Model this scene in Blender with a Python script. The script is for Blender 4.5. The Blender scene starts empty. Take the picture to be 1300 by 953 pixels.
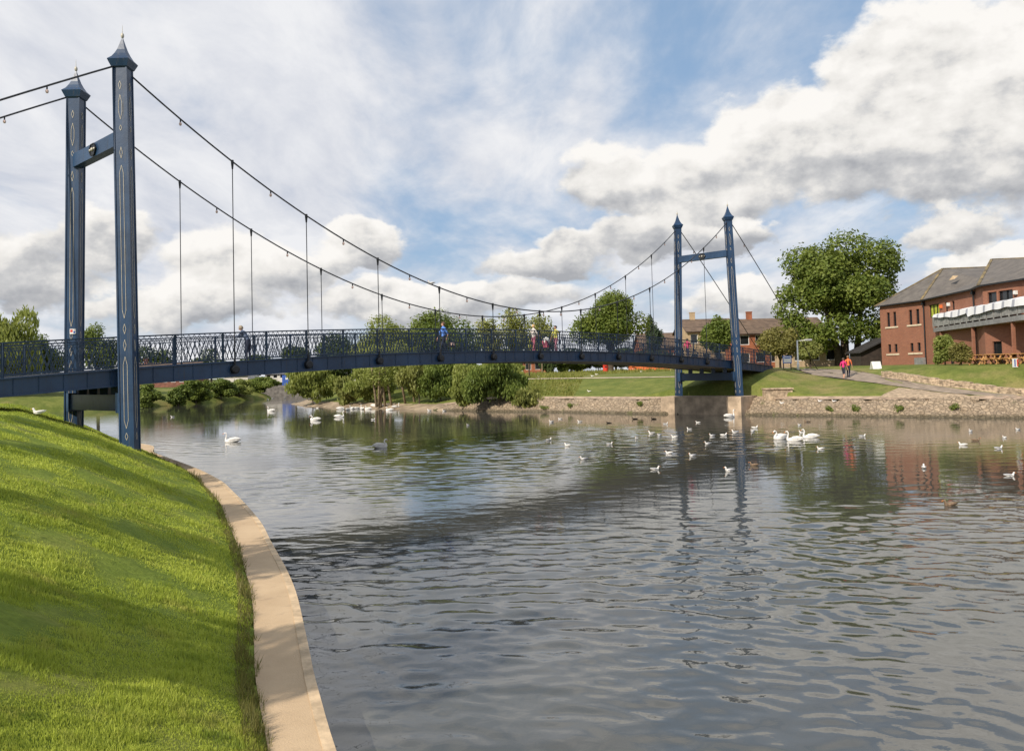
import bpy, bmesh, math, random
import numpy as np
from mathutils import Vector, Matrix, noise as mnoise

random.seed(7)
RNG = np.random.default_rng(11)
SC = bpy.context.scene
COL = SC.collection
PI = math.pi

# ------------------------------------------------------------------ camera
FPX, PITCH, ROLL, CAMZ = 1034.8, 0.0395, -0.0255, 3.6
cp_, sp_ = math.cos(PITCH), math.sin(PITCH)
F_ = Vector((0, cp_, sp_)); R0 = Vector((1, 0, 0)); U0 = Vector((0, -sp_, cp_))
cr_, sr_ = math.cos(ROLL), math.sin(ROLL)
R_ = R0 * cr_ + U0 * sr_
U_ = U0 * cr_ - R0 * sr_
CAM = Vector((0, 0, CAMZ))
cd = bpy.data.cameras.new('camera'); cam = bpy.data.objects.new('camera', cd); COL.objects.link(cam)
cd.sensor_width = 36; cd.lens = FPX * 36 / 1300; cd.shift_y = -44.5 / 1300
cd.clip_start = 0.1; cd.clip_end = 6000
cam.matrix_world = Matrix(((R_.x, U_.x, -F_.x, 0), (R_.y, U_.y, -F_.y, 0), (R_.z, U_.z, -F_.z, CAMZ), (0, 0, 0, 1)))
SC.camera = cam

def ray(px, py):
    return F_ + R_ * ((px - 650) / FPX) + U_ * ((432 - py) / FPX)
def G(px, py, z=0.0):                    # where a sight line meets a level plane
    d = ray(px, py); t = (z - CAMZ) / d.z
    return CAM + d * t
def W(px, py, Y):                        # the point of a sight line at a given depth
    d = ray(px, py); return CAM + d * (Y / d.y)

# ------------------------------------------------------------------ helpers
def setp(o, label=None, cat=None, group=None, kind=None):
    if label: o['label'] = label
    if cat: o['category'] = cat
    if group: o['group'] = group
    if kind: o['kind'] = kind
    return o
def empty(name, loc=(0, 0, 0), label=None, cat=None, group=None, rz=0):
    o = bpy.data.objects.new(name, None); COL.objects.link(o)
    o.location = loc; o.rotation_euler = (0, 0, rz); o.empty_display_size = 0.3
    return setp(o, label, cat, group)
def copy_tree(o, parent=None):
    c = o.copy(); COL.objects.link(c)
    if parent: c.parent = parent
    for ch in list(o.children): copy_tree(ch, c)
    return c

class MB:
    def __init__(s): s.v = []; s.f = []; s.m = []
    def quad(s, a, b, c, d, m=0):
        n = len(s.v); s.v += [tuple(a), tuple(b), tuple(c), tuple(d)]; s.f.append((n, n+1, n+2, n+3)); s.m.append(m)
    def poly(s, pts, m=0):
        n = len(s.v); s.v += [tuple(p) for p in pts]; s.f.append(tuple(range(n, n+len(pts)))); s.m.append(m)
    def hexa(s, p, m=0):                 # 8 corners: bottom 0-3 ccw, top 4-7
        n = len(s.v); s.v += [tuple(q) for q in p]
        for f in ((3, 2, 1, 0), (4, 5, 6, 7), (0, 1, 5, 4), (1, 2, 6, 5), (2, 3, 7, 6), (3, 0, 4, 7)):
            s.f.append(tuple(n+i for i in f)); s.m.append(m)
    def box(s, c, sz, rz=0.0, m=0):
        hx, hy, hz = sz[0]/2, sz[1]/2, sz[2]/2; C, S = math.cos(rz), math.sin(rz)
        P = []
        for z in (-hz, hz):
            for x, y in ((-hx, -hy), (hx, -hy), (hx, hy), (-hx, hy)):
                P.append((c[0]+x*C-y*S, c[1]+x*S+y*C, c[2]+z))
        s.hexa(P, m)
    def bar(s, p, q, w, h, m=0, up=(0, 0, 1)):
        p = Vector(p); q = Vector(q); d = (q-p).normalized(); up = Vector(up)
        if abs(d.dot(up)) > 0.98: up = Vector((1, 0, 0))
        a = d.cross(up).normalized()*(w/2); b = a.cross(d).normalized()*(h/2)
        s.hexa([p-a-b, p+a-b, q+a-b, q-a-b, p-a+b, p+a+b, q+a+b, q-a+b], m)
    def tube(s, pts, rad, n=8, m=0, cap=True, sq=(1, 1)):
        pts = [Vector(p) for p in pts]; k = len(pts)
        if not hasattr(rad, '__len__'): rad = [rad]*k
        base = len(s.v); ref = None
        for i in range(k):
            d = (pts[min(i+1, k-1)] - pts[max(i-1, 0)]).normalized()
            if ref is None:
                ref = Vector((0, 0, 1)) if abs(d.z) < .9 else Vector((1, 0, 0))
            a = (ref - d*ref.dot(d)).normalized(); ref = a; b = d.cross(a)
            for j in range(n):
                t = 2*PI*j/n
                s.v.append(tuple(pts[i] + (a*math.cos(t)*sq[1] + b*math.sin(t)*sq[0])*rad[i]))
        for i in range(k-1):
            for j in range(n):
                s.f.append((base+i*n+j, base+i*n+(j+1) % n, base+(i+1)*n+(j+1) % n, base+(i+1)*n+j)); s.m.append(m)
        if cap:
            s.f.append(tuple(base+j for j in range(n-1, -1, -1))); s.m.append(m)
            s.f.append(tuple(base+(k-1)*n+j for j in range(n))); s.m.append(m)
    def ball(s, c, r, n=10, k=6, m=0, sc=(1, 1, 1)):
        base = len(s.v)
        for i in range(k+1):
            ph = PI*i/k
            for j in range(n):
                t = 2*PI*j/n
                s.v.append((c[0]+r*sc[0]*math.sin(ph)*math.cos(t), c[1]+r*sc[1]*math.sin(ph)*math.sin(t), c[2]-r*sc[2]*math.cos(ph)))
        for i in range(k):
            for j in range(n):
                s.f.append((base+i*n+j, base+i*n+(j+1) % n, base+(i+1)*n+(j+1) % n, base+(i+1)*n+j)); s.m.append(m)
    def prism(s, poly, z0, z1, m=0):
        n = len(s.v); k = len(poly)
        s.v += [(p[0], p[1], z0) for p in poly] + [(p[0], p[1], z1) for p in poly]
        s.f.append(tuple(n+i for i in range(k-1, -1, -1))); s.m.append(m)
        s.f.append(tuple(n+k+i for i in range(k))); s.m.append(m)
        for i in range(k):
            j = (i+1) % k; s.f.append((n+i, n+j, n+k+j, n+k+i)); s.m.append(m)
    def build(s, name, mats, parent=None, off=(0, 0, 0), smooth=False):
        me = bpy.data.meshes.new(name)
        me.from_pydata([(v[0]-off[0], v[1]-off[1], v[2]-off[2]) for v in s.v], [], s.f)
        if not isinstance(mats, (list, tuple)): mats = [mats]
        for mt in mats: me.materials.append(mt)
        if len(mats) > 1: me.polygons.foreach_set('material_index', s.m)
        if smooth: me.polygons.foreach_set('use_smooth', [True]*len(me.polygons))
        me.update()
        o = bpy.data.objects.new(name, me); COL.objects.link(o)
        if parent: o.parent = parent
        return o

def np_mesh(name, V, nper, mat, parent=None, smooth=False):
    """V: (N,nper,3) separate faces"""
    N = V.shape[0]
    me = bpy.data.meshes.new(name)
    me.vertices.add(N*nper); me.vertices.foreach_set('co', np.ascontiguousarray(V, dtype=np.float32).ravel())
    me.loops.add(N*nper); me.loops.foreach_set('vertex_index', np.arange(N*nper, dtype=np.int32))
    me.polygons.add(N); me.polygons.foreach_set('loop_start', np.arange(0, N*nper, nper, dtype=np.int32))
    me.materials.append(mat); me.update(calc_edges=True)
    o = bpy.data.objects.new(name, me); COL.objects.link(o)
    if parent: o.parent = parent
    return o

def grid_mesh(name, X, Y, Z, mat, keep=None, smooth=True):
    ny, nx = X.shape
    V = np.stack([X, Y, Z], -1).reshape(-1, 3)
    idx = np.arange(ny*nx).reshape(ny, nx)
    Fq = np.stack([idx[:-1, :-1], idx[:-1, 1:], idx[1:, 1:], idx[1:, :-1]], -1)
    if keep is not None:
        k = keep[:-1, :-1] & keep[:-1, 1:] & keep[1:, 1:] & keep[1:, :-1]
        Fq = Fq[k]
    Fq = Fq.reshape(-1, 4)
    used = np.unique(Fq); remap = np.zeros(ny*nx, dtype=np.int64); remap[used] = np.arange(len(used))
    V = V[used]; Fq = remap[Fq]
    me = bpy.data.meshes.new(name)
    me.vertices.add(len(V)); me.vertices.foreach_set('co', V.astype(np.float32).ravel())
    me.loops.add(Fq.size); me.loops.foreach_set('vertex_index', Fq.astype(np.int32).ravel())
    me.polygons.add(len(Fq)); me.polygons.foreach_set('loop_start', np.arange(0, Fq.size, 4, dtype=np.int32))
    me.materials.append(mat); me.update(calc_edges=True)
    if smooth: me.polygons.foreach_set('use_smooth', np.ones(len(Fq), dtype=bool))
    o = bpy.data.objects.new(name, me); COL.objects.link(o)
    return o

# ------------------------------------------------------------------ materials
class NT:
    def __init__(s, tree): s.t = tree
    def n(s, typ, **kw):
        nd = s.t.nodes.new(typ)
        for k, v in kw.items():
            if k.startswith('_'): setattr(nd, k[1:], v)
        for k, v in kw.items():
            if not k.startswith('_'):
                k2 = int(k[1:]) if (k[0] == 'i' and k[1:].isdigit()) else k.replace('__', ' ')
                s.inp(nd, k2, v)
        return nd
    def inp(s, nd, k, v):
        sock = nd.inputs[k]
        if isinstance(v, bpy.types.NodeSocket): s.t.links.new(v, sock)
        elif isinstance(v, bpy.types.Node): s.t.links.new(v.outputs[0], sock)
        else:
            if sock.type == 'RGBA' and len(v) == 3: v = (*v, 1)
            sock.default_value = v
    def math(s, op, a, b=0.0, c=0.0, clamp=False):
        nd = s.t.nodes.new('ShaderNodeMath'); nd.operation = op; nd.use_clamp = clamp
        s.inp(nd, 0, a); s.inp(nd, 1, b)
        if op in ('MULTIPLY_ADD',): s.inp(nd, 2, c)
        return nd.outputs[0]
    def vmath(s, op, a, b=(0, 0, 0), scale=None):
        nd = s.t.nodes.new('ShaderNodeVectorMath'); nd.operation = op
        s.inp(nd, 0, a); 
        if op != 'SCALE': s.inp(nd, 1, b)
        if scale is not None: s.inp(nd, 'Scale', scale)
        return nd.outputs[0]
    def mix(s, fac, a, b, blend='MIX'):
        nd = s.t.nodes.new('ShaderNodeMix'); nd.data_type = 'RGBA'; nd.blend_type = blend
        s.inp(nd, 0, fac); s.inp(nd, 6, a); s.inp(nd, 7, b)
        return nd.outputs[2]
    def noise(s, vec, scale, detail=4, rough=.55, out=0, dist=0.0):
        nd = s.t.nodes.new('ShaderNodeTexNoise')
        if vec is not None: s.inp(nd, 'Vector', vec)
        nd.inputs['Scale'].default_value = scale; nd.inputs['Detail'].default_value = detail
        nd.inputs['Roughness'].default_value = rough; nd.inputs['Distortion'].default_value = dist
        return nd.outputs[out]
    def ramp(s, fac, stops):
        nd = s.t.nodes.new('ShaderNodeValToRGB'); s.inp(nd, 0, fac)
        el = nd.color_ramp.elements
        while len(el) < len(stops): el.new(0.5)
        for e, (p, c) in zip(el, stops):
            e.position = p; e.color = (*c, 1) if len(c) == 3 else c
        return nd.outputs[0]
    def sstep(s, v, lo, hi):
        nd = s.t.nodes.new('ShaderNodeMapRange'); nd.interpolation_type = 'SMOOTHSTEP'
        s.inp(nd, 0, v); nd.inputs[1].default_value = lo; nd.inputs[2].default_value = hi
        return nd.outputs[0]

def new_mat(name):
    m = bpy.data.materials.new(name); m.use_nodes = True
    t = NT(m.node_tree); b = m.node_tree.nodes['Principled BSDF']
    return m, t, b
def mat(name, col, rough=.6, var=.25, scale=3.0, col2=None, bump=0.0, bscale=None, metal=0.0, spec=.5, det=6):
    m, t, b = new_mat(name)
    co = t.n('ShaderNodeTexCoord').outputs['Object']
    f = t.noise(co, scale, det, .62)
    f = t.sstep(f, .3, .7)
    lo = tuple(c*(1-var) for c in col); hi = col2 if col2 else tuple(min(1, c*(1+var)) for c in col)
    t.inp(b, 'Base Color', t.mix(f, lo, hi))
    b.inputs['Roughness'].default_value = rough; b.inputs['Metallic'].default_value = metal
    b.inputs['Specular IOR Level'].default_value = spec
    if bump:
        bn = t.n('ShaderNodeBump', Strength=bump, Distance=.05, Height=t.noise(co, bscale or scale*4, 6, .6))
        t.inp(b, 'Normal', bn)
    return m
def leaf_mat(name, c1, c2, trans=.3):
    m, t, b = new_mat(name)
    m.node_tree.nodes.remove(b)
    out = m.node_tree.nodes['Material Output']
    r = t.n('ShaderNodeNewGeometry').outputs['Random Per Island']
    co = t.n('ShaderNodeTexCoord').outputs['Object']
    big = t.sstep(t.noise(co, .5, 3), .35, .65)
    f = t.math('ADD', t.math('MULTIPLY', r, .55), t.math('MULTIPLY', big, .45))
    col = t.mix(f, c1, c2)
    d = t.n('ShaderNodeBsdfPrincipled', Base__Color=col, Roughness=.55)
    d.inputs['Specular IOR Level'].default_value = .25
    tr = t.n('ShaderNodeBsdfTranslucent', Color=t.mix(.5, col, (c2[0]*1.5, c2[1]*1.5, c2[2]*.8)))
    mx = t.n('ShaderNodeMixShader', i0=trans, i1=d.outputs[0], i2=tr.outputs[0])
    m.node_tree.links.new(mx.outputs[0], out.inputs[0])
    return m

M = {}
def steel_mat():
    m, t, b = new_mat('blue_paint')
    co = t.n('ShaderNodeTexCoord').outputs['Object']
    f = t.sstep(t.noise(co, .9, 6, .62), .3, .7)
    col = t.mix(f, (.011, .034, .080), (.020, .056, .125))
    st = t.vmath('MULTIPLY', co, (5.0, 5.0, .35))
    dirt = t.math('MULTIPLY', t.sstep(t.noise(st, 1.6, 6, .7), .54, .74), .55)
    col = t.mix(dirt, col, (.075, .07, .068))
    rust = t.math('MULTIPLY', t.sstep(t.noise(co, 3.5, 8, .75), .64, .72), .6)
    col = t.mix(rust, col, (.085, .045, .028))
    t.inp(b, 'Base Color', col)
    t.inp(b, 'Roughness', t.math('ADD', .38, t.math('MULTIPLY', dirt, .6)))
    t.inp(b, 'Normal', t.n('ShaderNodeBump', Strength=.06, Distance=.05, Height=t.noise(co, 6, 5)))
    return m
M['blue'] = steel_mat()
M['blue_rail'] = mat('blue_rail_paint', (.018, .042, .084), .5, .25, 2.0)
M['gold'] = mat('gold_paint', (.48, .44, .36), .45, .15, 3)
M['white_metal'] = mat('white_metal', (.75, .75, .72), .4, .1, 3)
M['dark'] = mat('dark_iron', (.012, .013, .016), .5, .3, 4)
M['cable'] = mat('steel_cable', (.035, .036, .04), .5, .2, 8)
M['deck'] = mat('deck_surface', (.22, .19, .16), .85, .3, 2.5)
M['soffit'] = mat('soffit_paint', (.30, .28, .25), .8, .3, 1.5)
M['bulb'] = mat('bulb_glass', (.72, .52, .45), .25, .1, 5)
M['concrete'] = mat('concrete', (.42, .32, .225), .9, .35, 1.2, bump=.3, bscale=9)
M['brick_plain'] = mat('brick_far', (.30, .105, .052), .9, .3, 1.6)
M['tan_wall'] = mat('render_wall', (.45, .33, .20), .9, .2, 1.0)
M['pale_wall'] = mat('pale_wall', (.62, .58, .52), .9, .15, 1.0)
M['grey_wall'] = mat('grey_stone', (.16, .145, .13), .9, .4, 1.5, bump=.3)
M['roof_tile'] = mat('roof_tile', (.13, .088, .06), .9, .3, 1.2)
M['glass'] = mat('window_glass', (.02, .022, .025), .08, .3, .5, spec=.6)
M['cream'] = mat('cream_stone', (.62, .52, .38), .85, .15, 3)
M['bark'] = mat('bark', (.085, .062, .043), .9, .4, 4, bump=.5)
M['pale_bark'] = mat('pale_bark', (.24, .18, .11), .9, .35, 4, bump=.4)
M['red'] = mat('red_plastic', (.62, .05, .03), .4, .1, 4)
M['orange'] = mat('orange_mesh', (.72, .17, .05), .6, .2, 3)
M['sign_blue'] = mat('sign_blue', (.05, .12, .42), .4, .1, 3)
M['wood'] = mat('picnic_wood', (.50, .27, .10), .7, .3, 5)
M['grey_metal'] = mat('galvanised', (.30, .30, .30), .45, .2, 2, metal=.3)
M['banner'] = mat('banner_cloth', (.78, .78, .80), .8, .06, 2)
M['stone_pale'] = mat('rubble_stone', (.42, .32, .22), .95, .45, 3.5, bump=.6, bscale=8)
M['feather'] = mat('white_feathers', (.80, .77, .73), .7, .08, 9)
M['gullgrey'] = mat('grey_feathers', (.36, .36, .38), .7, .12, 9)
M['brownfeather'] = mat('brown_feathers', (.20, .135, .085), .8, .4, 14)
M['beak'] = mat('orange_beak', (.70, .20, .03), .5, .1, 9)
M['shed_roof'] = mat('shed_roof', (.035, .032, .032), .8, .3, 2)

# ------------------------------------------------------------------ polyline tools
def smooth_poly(pts, step=.5):
    """Catmull-Rom through 2D points, resampled"""
    P = [np.array(p, float) for p in pts]
    P = [2*P[0]-P[1]] + P + [2*P[-1]-P[-2]]
    out = []
    for i in range(1, len(P)-2):
        p0, p1, p2, p3 = P[i-1:i+3]
        n = max(2, int(np.linalg.norm(p2-p1)/step))
        n = min(n, 60)
        for k in range(n):
            t = k/n
            out.append(.5*((2*p1)+(-p0+p2)*t+(2*p0-5*p1+4*p2-p3)*t*t+(-p0+3*p1-3*p2+p3)*t**3))
    out.append(P[-2])
    return np.array(out)
def sdist(X, Y, poly):
    """signed distance to polyline; positive on the left of its direction"""
    X = np.asarray(X, float); Y = np.asarray(Y, float)
    sh = X.shape; P = np.stack([X.ravel(), Y.ravel()], -1)
    best = np.full(len(P), 1e18); sgn = np.ones(len(P))
    for i in range(len(poly)-1):
        a = poly[i]; b = poly[i+1]; ab = b-a; L2 = ab.dot(ab)
        ap = P-a; t = np.clip((ap@ab)/L2, 0, 1)
        q = ap-t[:, None]*ab; d2 = (q*q).sum(1)
        k = d2 < best-1e-9
        cr = ab[0]*ap[:, 1]-ab[1]*ap[:, 0]
        best = np.where(k, d2, best); sgn = np.where(k, np.sign(cr), sgn)
    return (np.sqrt(best)*np.where(sgn == 0, 1, sgn)).reshape(sh)
def fbm2(X, Y, s, seed=0.0):
    sh = np.shape(X)
    return np.array([mnoise.fractal(Vector((x*s+seed, y*s, seed*1.7)), 1.0, 2.0, 4) for x, y in zip(np.ravel(X), np.ravel(Y))]).reshape(sh)

# ------------------------------------------------------------------ world / light
SUN_AZ = math.atan2(-.68, -.73)
SUN_EL = math.radians(37)
w = bpy.data.worlds.new('World'); SC.world = w; w.use_nodes = True
t = NT(w.node_tree); bg = w.node_tree.nodes['Background']
sky = t.n('ShaderNodeTexSky', _sky_type='NISHITA', _sun_disc=False, _sun_elevation=SUN_EL, _sun_rotation=SUN_AZ, _air_density=1.0, _dust_density=.6, _ozone_density=1.0)
SKYK = 0.1
dirv = t.n('ShaderNodeTexCoord').outputs['Generated']
sep = t.n('ShaderNodeSeparateXYZ', i0=dirv)
az = t.math('ARCTAN2', sep.outputs[0], sep.outputs[1])
el = t.math('ARCSINE', t.math('MAXIMUM', t.math('MINIMUM', sep.outputs[2], 1.0), -1.0))
# turbulence in sky directions
stretch = t.vmath('MULTIPLY', dirv, (1.0, 1.0, 1.5))
wn = t.n('ShaderNodeTexNoise', Vector=stretch); wn.inputs['Scale'].default_value = 9; wn.inputs['Detail'].default_value = 7; wn.inputs['Roughness'].default_value = .55
wsep = t.n('ShaderNodeSeparateColor', i0=wn.outputs['Color'])
azw = t.math('ADD', az, t.math('MULTIPLY', t.math('SUBTRACT', wsep.outputs[0], .5), .16))
elw = t.math('ADD', el, t.math('MULTIPLY', t.math('SUBTRACT', wsep.outputs[1], .5), .10))
fb = t.noise(stretch, 10, 9, .55)
up = t.vmath('ADD', stretch, (-.012, -.004, .022))
fb2 = t.noise(up, 10, 9, .55)
fd_ = t.noise(stretch, 34, 8, .6)
fd2 = t.noise(up, 34, 8, .6)
relief = t.math('ADD', t.math('SUBTRACT', fb, fb2), t.math('MULTIPLY', t.math('SUBTRACT', fd_, fd2), .15))
def to_azel(px, py):
    d = ray(px, py).normalized(); return math.atan2(d.x, d.y), math.asin(d.z)
# cumulus heaps: centre and size in picture units, turned into sky directions
BL = [(1165, 95, 120, 90, 1.0), (1250, 165, 150, 95, 1.0), (1010, 165, 130, 62, .95), (790, 225, 92, 52, 1.0), (890, 235, 120, 62, .95),
      (1090, 190, 160, 70, 1.0), (1330, 90, 140, 120, 1.0), (1210, 285, 62, 28, .9), (1265, 328, 70, 24, 1.0),
      (45, 345, 110, 55, .8), (300, 340, 90, 48, 1.0), (215, 385, 120, 36, .95), (130, 300, 80, 32, .85), (460, 325, 80, 32, .9), (700, 335, 100, 30, .8),
      (390, 352, 60, 30, .9), (930, 372, 62, 26, 1.0), (560, 385, 220, 28, .95), (800, 300, 110, 28, .8),
      (930, 300, 80, 18, .9), (-150, 250, 120, 80, .9), (1600, 150, 200, 130, 1.0), (1500, 330, 160, 40, .9)]
dens = None; wsum = None; vsum = None
for cx, cy, rx, ry, br in BL:
    a, e = to_azel(cx, cy); ra, re = rx/FPX, ry/FPX
    da = t.math('MULTIPLY', t.math('SUBTRACT', azw, a), 1/ra)
    de = t.math('MULTIPLY', t.math('SUBTRACT', elw, e), 1/re)
    d = t.math('SUBTRACT', 1.0, t.math('ADD', t.math('MULTIPLY', da, da), t.math('MULTIPLY', de, de)))
    w_ = t.math('POWER', t.math('MAXIMUM', t.math('ADD', d, .5), 0.001), 2.0)
    v_ = t.math('ADD', t.math('MULTIPLY', de, .5), br-.5)
    dens = d if dens is None else t.math('MAXIMUM', dens, d)
    wsum = w_ if wsum is None else t.math('ADD', wsum, w_)
    vv = t.math('MULTIPLY', w_, v_)
    vsum = vv if vsum is None else t.math('ADD', vsum, vv)
vavg = t.math('DIVIDE', vsum, wsum)
cum_d = t.math('ADD', dens, t.math('ADD', t.math('MULTIPLY', t.math('SUBTRACT', fb, .5), 2.2), t.math('MULTIPLY', t.math('SUBTRACT', fd_, .5), .7)))
cum_a = t.sstep(cum_d, -.05, .42)
shade = t.math('ADD', t.math('ADD', vavg, .07), t.math('MULTIPLY', relief, 2.1))
core = t.sstep(cum_d, .2, 1.5)
shade = t.math('SUBTRACT', shade, t.math('MULTIPLY', core, .10))
cum_col = t.ramp(shade, [(0.0, (.38, .39, .415)), (.28, (.56, .56, .565)), (.5, (.77, .75, .72)), (.78, (.90, .875, .84))])
# high veil
zz = t.math('ADD', t.math('MAXIMUM', sep.outputs[2], 0.0), .18)
pl = t.n('ShaderNodeCombineXYZ', i0=t.math('DIVIDE', sep.outputs[0], zz), i1=t.math('DIVIDE', sep.outputs[1], zz))
plr = t.n('ShaderNodeMapping', Vector=pl); plr.inputs['Rotation'].default_value = (0, 0, .5); plr.inputs['Scale'].default_value = (1.0, .55, 1)
v1 = t.noise(plr.outputs[0], 1.15, 9, .55, dist=.5)
v2 = t.noise(plr.outputs[0], 3.2, 8, .6, dist=.3)
# fewer veils in the blue gap up and to the right
ga, ge = to_azel(1010, 60)
gap = t.math('ADD', t.math('POWER', t.math('MULTIPLY', t.math('SUBTRACT', az, ga), 1/.19), 2.0), t.math('POWER', t.math('MULTIPLY', t.math('SUBTRACT', el, ge), 1/.15), 2.0))
gap = t.math('MULTIPLY', t.math('SUBTRACT', 1.0, t.sstep(gap, 0.0, 2.2)), .135)
veil = t.math('SUBTRACT', t.math('ADD', t.math('MULTIPLY', v1, .75), t.math('MULTIPLY', v2, .3)), gap)
veil_a = t.math('MULTIPLY', t.sstep(veil, .36, .58), .95)
veil_col = t.ramp(v2, [(.32, (.56, .585, .66)), (.64, (.82, .82, .835))])
hz = t.math('SUBTRACT', 1.0, t.sstep(sep.outputs[2], -.02, .16))
skyc = t.vmath('SCALE', sky.outputs[0], scale=SKYK)
skyc = t.mix(.7, skyc, (.29, .44, .65))
c = t.mix(t.math('MULTIPLY', hz, .65), skyc, (.62, .66, .70))
c = t.mix(veil_a, c, veil_col)
c = t.mix(cum_a, c, cum_col)
below = t.sstep(sep.outputs[2], -.03, -.005)
c = t.mix(below, (.16, .17, .15), c)
t.inp(bg, 'Color', c); bg.inputs['Strength'].default_value = 1.0

sl = bpy.data.lights.new('sun', 'SUN'); so = bpy.data.objects.new('sun', sl); COL.objects.link(so)
sl.energy = 4.4; sl.angle = math.radians(.53); sl.color = (1.0, .91, .78)
sd = Vector((math.sin(SUN_AZ)*math.cos(SUN_EL), math.cos(SUN_AZ)*math.cos(SUN_EL), math.sin(SUN_EL)))
so.rotation_euler = (-sd).to_track_quat('-Z', 'Y').to_euler(); so.location = sd*60
vs = SC.view_settings; vs.view_transform = 'Standard'; vs.look = 'None'; vs.exposure = 0.12; vs.gamma = 1.0; vs.use_curve_mapping = False

# ------------------------------------------------------------------ water
def water_mat():
    m, t, b = new_mat('river_water')
    co = t.n('ShaderNodeTexCoord').outputs['Object']
    mp = t.n('ShaderNodeMapping', Vector=co); mp.inputs['Scale'].default_value = (.7, 1.0, 1)
    n2 = t.noise(mp.outputs[0], 5.5, 3, .55, dist=.4)
    n1 = t.noise(mp.outputs[0], 1.4, 2, .5, dist=.3)
    patch = t.sstep(t.noise(co, .07, 3, .55, dist=.6), .36, .62)
    h = t.math('ADD', t.math('MULTIPLY', n2, .0032), t.math('MULTIPLY', n1, .0030))
    h = t.math('MULTIPLY', h, t.math('ADD', .35, t.math('MULTIPLY', patch, .8)))
    bp = t.n('ShaderNodeBump', Strength=1.0, Distance=1.0, Height=h)
    murk = t.mix(t.sstep(t.noise(co, .12, 4), .35, .65), (.056, .057, .046), (.072, .070, .060))
    t.inp(b, 'Base Color', murk)
    b.inputs['Roughness'].default_value = .025; b.inputs['IOR'].default_value = 1.74
    t.inp(b, 'Normal', bp)
    return m
WATER = water_mat()
wy = 4.5*np.exp(np.arange(0, 1150)*.0040)
wc = np.linspace(-1, 1, 520)
WY = np.repeat(wy[:, None], 520, 1); WX = wc[None]*(.80*WY+9)
wr_ = np.random.default_rng(5)
WZ = np.zeros_like(WX); spc = np.maximum(.004*WY, (.80*WY+9)*2/520*.6)
cal = np.zeros_like(WX)
for i in range(9):
    a_ = wr_.uniform(0, 2*PI); k_ = 2*PI/wr_.uniform(14, 45); cal += np.sin(k_*(math.cos(a_)*WX*.6+math.sin(a_)*WY)+wr_.uniform(0, 6.3))
cal = np.clip(.55+.28*cal, .12, 1.25)
cal = cal*np.interp(WY, [5, 10, 16, 24, 38, 50, 70], [.55, .62, 1.15, 1.5, 1.05, .45, .16])
for i in range(80):
    lam = .24*(1.7/.24)**(wr_.random()**1.5); a_ = 1.25+wr_.normal()*.62; k_ = 2*PI/lam
    amp = lam*.0020*(1.0 if lam < .9 else .6)
    ph = k_*(math.cos(a_)*WX+math.sin(a_)*WY)+wr_.uniform(0, 6.3)
    ph = ph+.9*np.sin(.31*WX+.23*WY+i)
    wgt = np.clip((lam/spc-2.2)/2.0, 0, 1)
    WZ += amp*wgt*np.sin(ph)
WZ *= cal
setp(grid_mesh('water', WX, WY, WZ, WATER), kind='structure')
wm = MB(); wm.quad((-2500, -400, -.12), (2500, -400, -.12), (2500, 2600, -.12), (-2500, 2600, -.12))
setp(wm.build('water', WATER), kind='structure')

# ------------------------------------------------------------------ ground materials
def grass_mat(name, c1, c2, c3, sc=1.0):
    m, t, b = new_mat(name)
    co = t.n('ShaderNodeTexCoord').outputs['Object']
    a = t.sstep(t.noise(co, .7*sc, 5, .6), .32, .68)
    f = t.sstep(t.noise(co, 9*sc, 6, .7), .3, .7)
    d = t.sstep(t.noise(co, .23*sc, 4, .6), .5, .72)
    col = t.mix(a, c1, c2); col = t.mix(t.math('MULTIPLY', d, .8), col, c3)
    e2 = t.sstep(t.noise(co, 2.1*sc, 6, .7), .52, .70); col = t.mix(t.math('MULTIPLY', e2, .6), col, tuple(x*.62 for x in c1))
    col = t.mix(t.math('MULTIPLY', f, .45), col, tuple(x*.55 for x in c1))
    t.inp(b, 'Base Color', col); b.inputs['Roughness'].default_value = .9; b.inputs['Specular IOR Level'].default_value = .15
    bn = t.n('ShaderNodeBump', Strength=.7, Distance=.08, Height=t.noise(co, 6*sc, 7, .7))
    t.inp(b, 'Normal', bn)
    return m
M['lawn'] = grass_mat('lawn_far', (.115, .15, .03), (.21, .225, .055), (.34, .27, .115))
M['turf'] = grass_mat('turf_near', (.15, .21, .028), (.25, .31, .045), (.31, .29, .08), 1.6)
def turf_mat(name, c1, c2, trans=.3):
    m = leaf_mat(name, c1, c2, trans); t = NT(m.node_tree)
    pr = [n for n in m.node_tree.nodes if n.type == 'BSDF_PRINCIPLED'][0]
    src = pr.inputs['Base Color'].links[0].from_socket
    co = t.n('ShaderNodeTexCoord').outputs['Object']
    dry = t.math('MULTIPLY', t.sstep(t.noise(co, 1.3, 5, .65), .52, .68), .65)
    lush = t.math('MULTIPLY', t.sstep(t.noise(co, 2.4, 5, .65), .55, .66), .7)
    col = t.mix(dry, src, (.36, .31, .11)); col = t.mix(lush, col, (.085, .155, .022))
    t.inp(pr, 'Base Color', col)
    return m
def blade_mat(name, a, b_, tr=.35): return leaf_mat(name, a, b_, tr)
M['blade'] = turf_mat('grass_blades', (.20, .275, .030), (.54, .59, .11), .3)
M['blade_far'] = blade_mat('grass_blades_far', (.17, .20, .04), (.30, .29, .09), .4)

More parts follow.
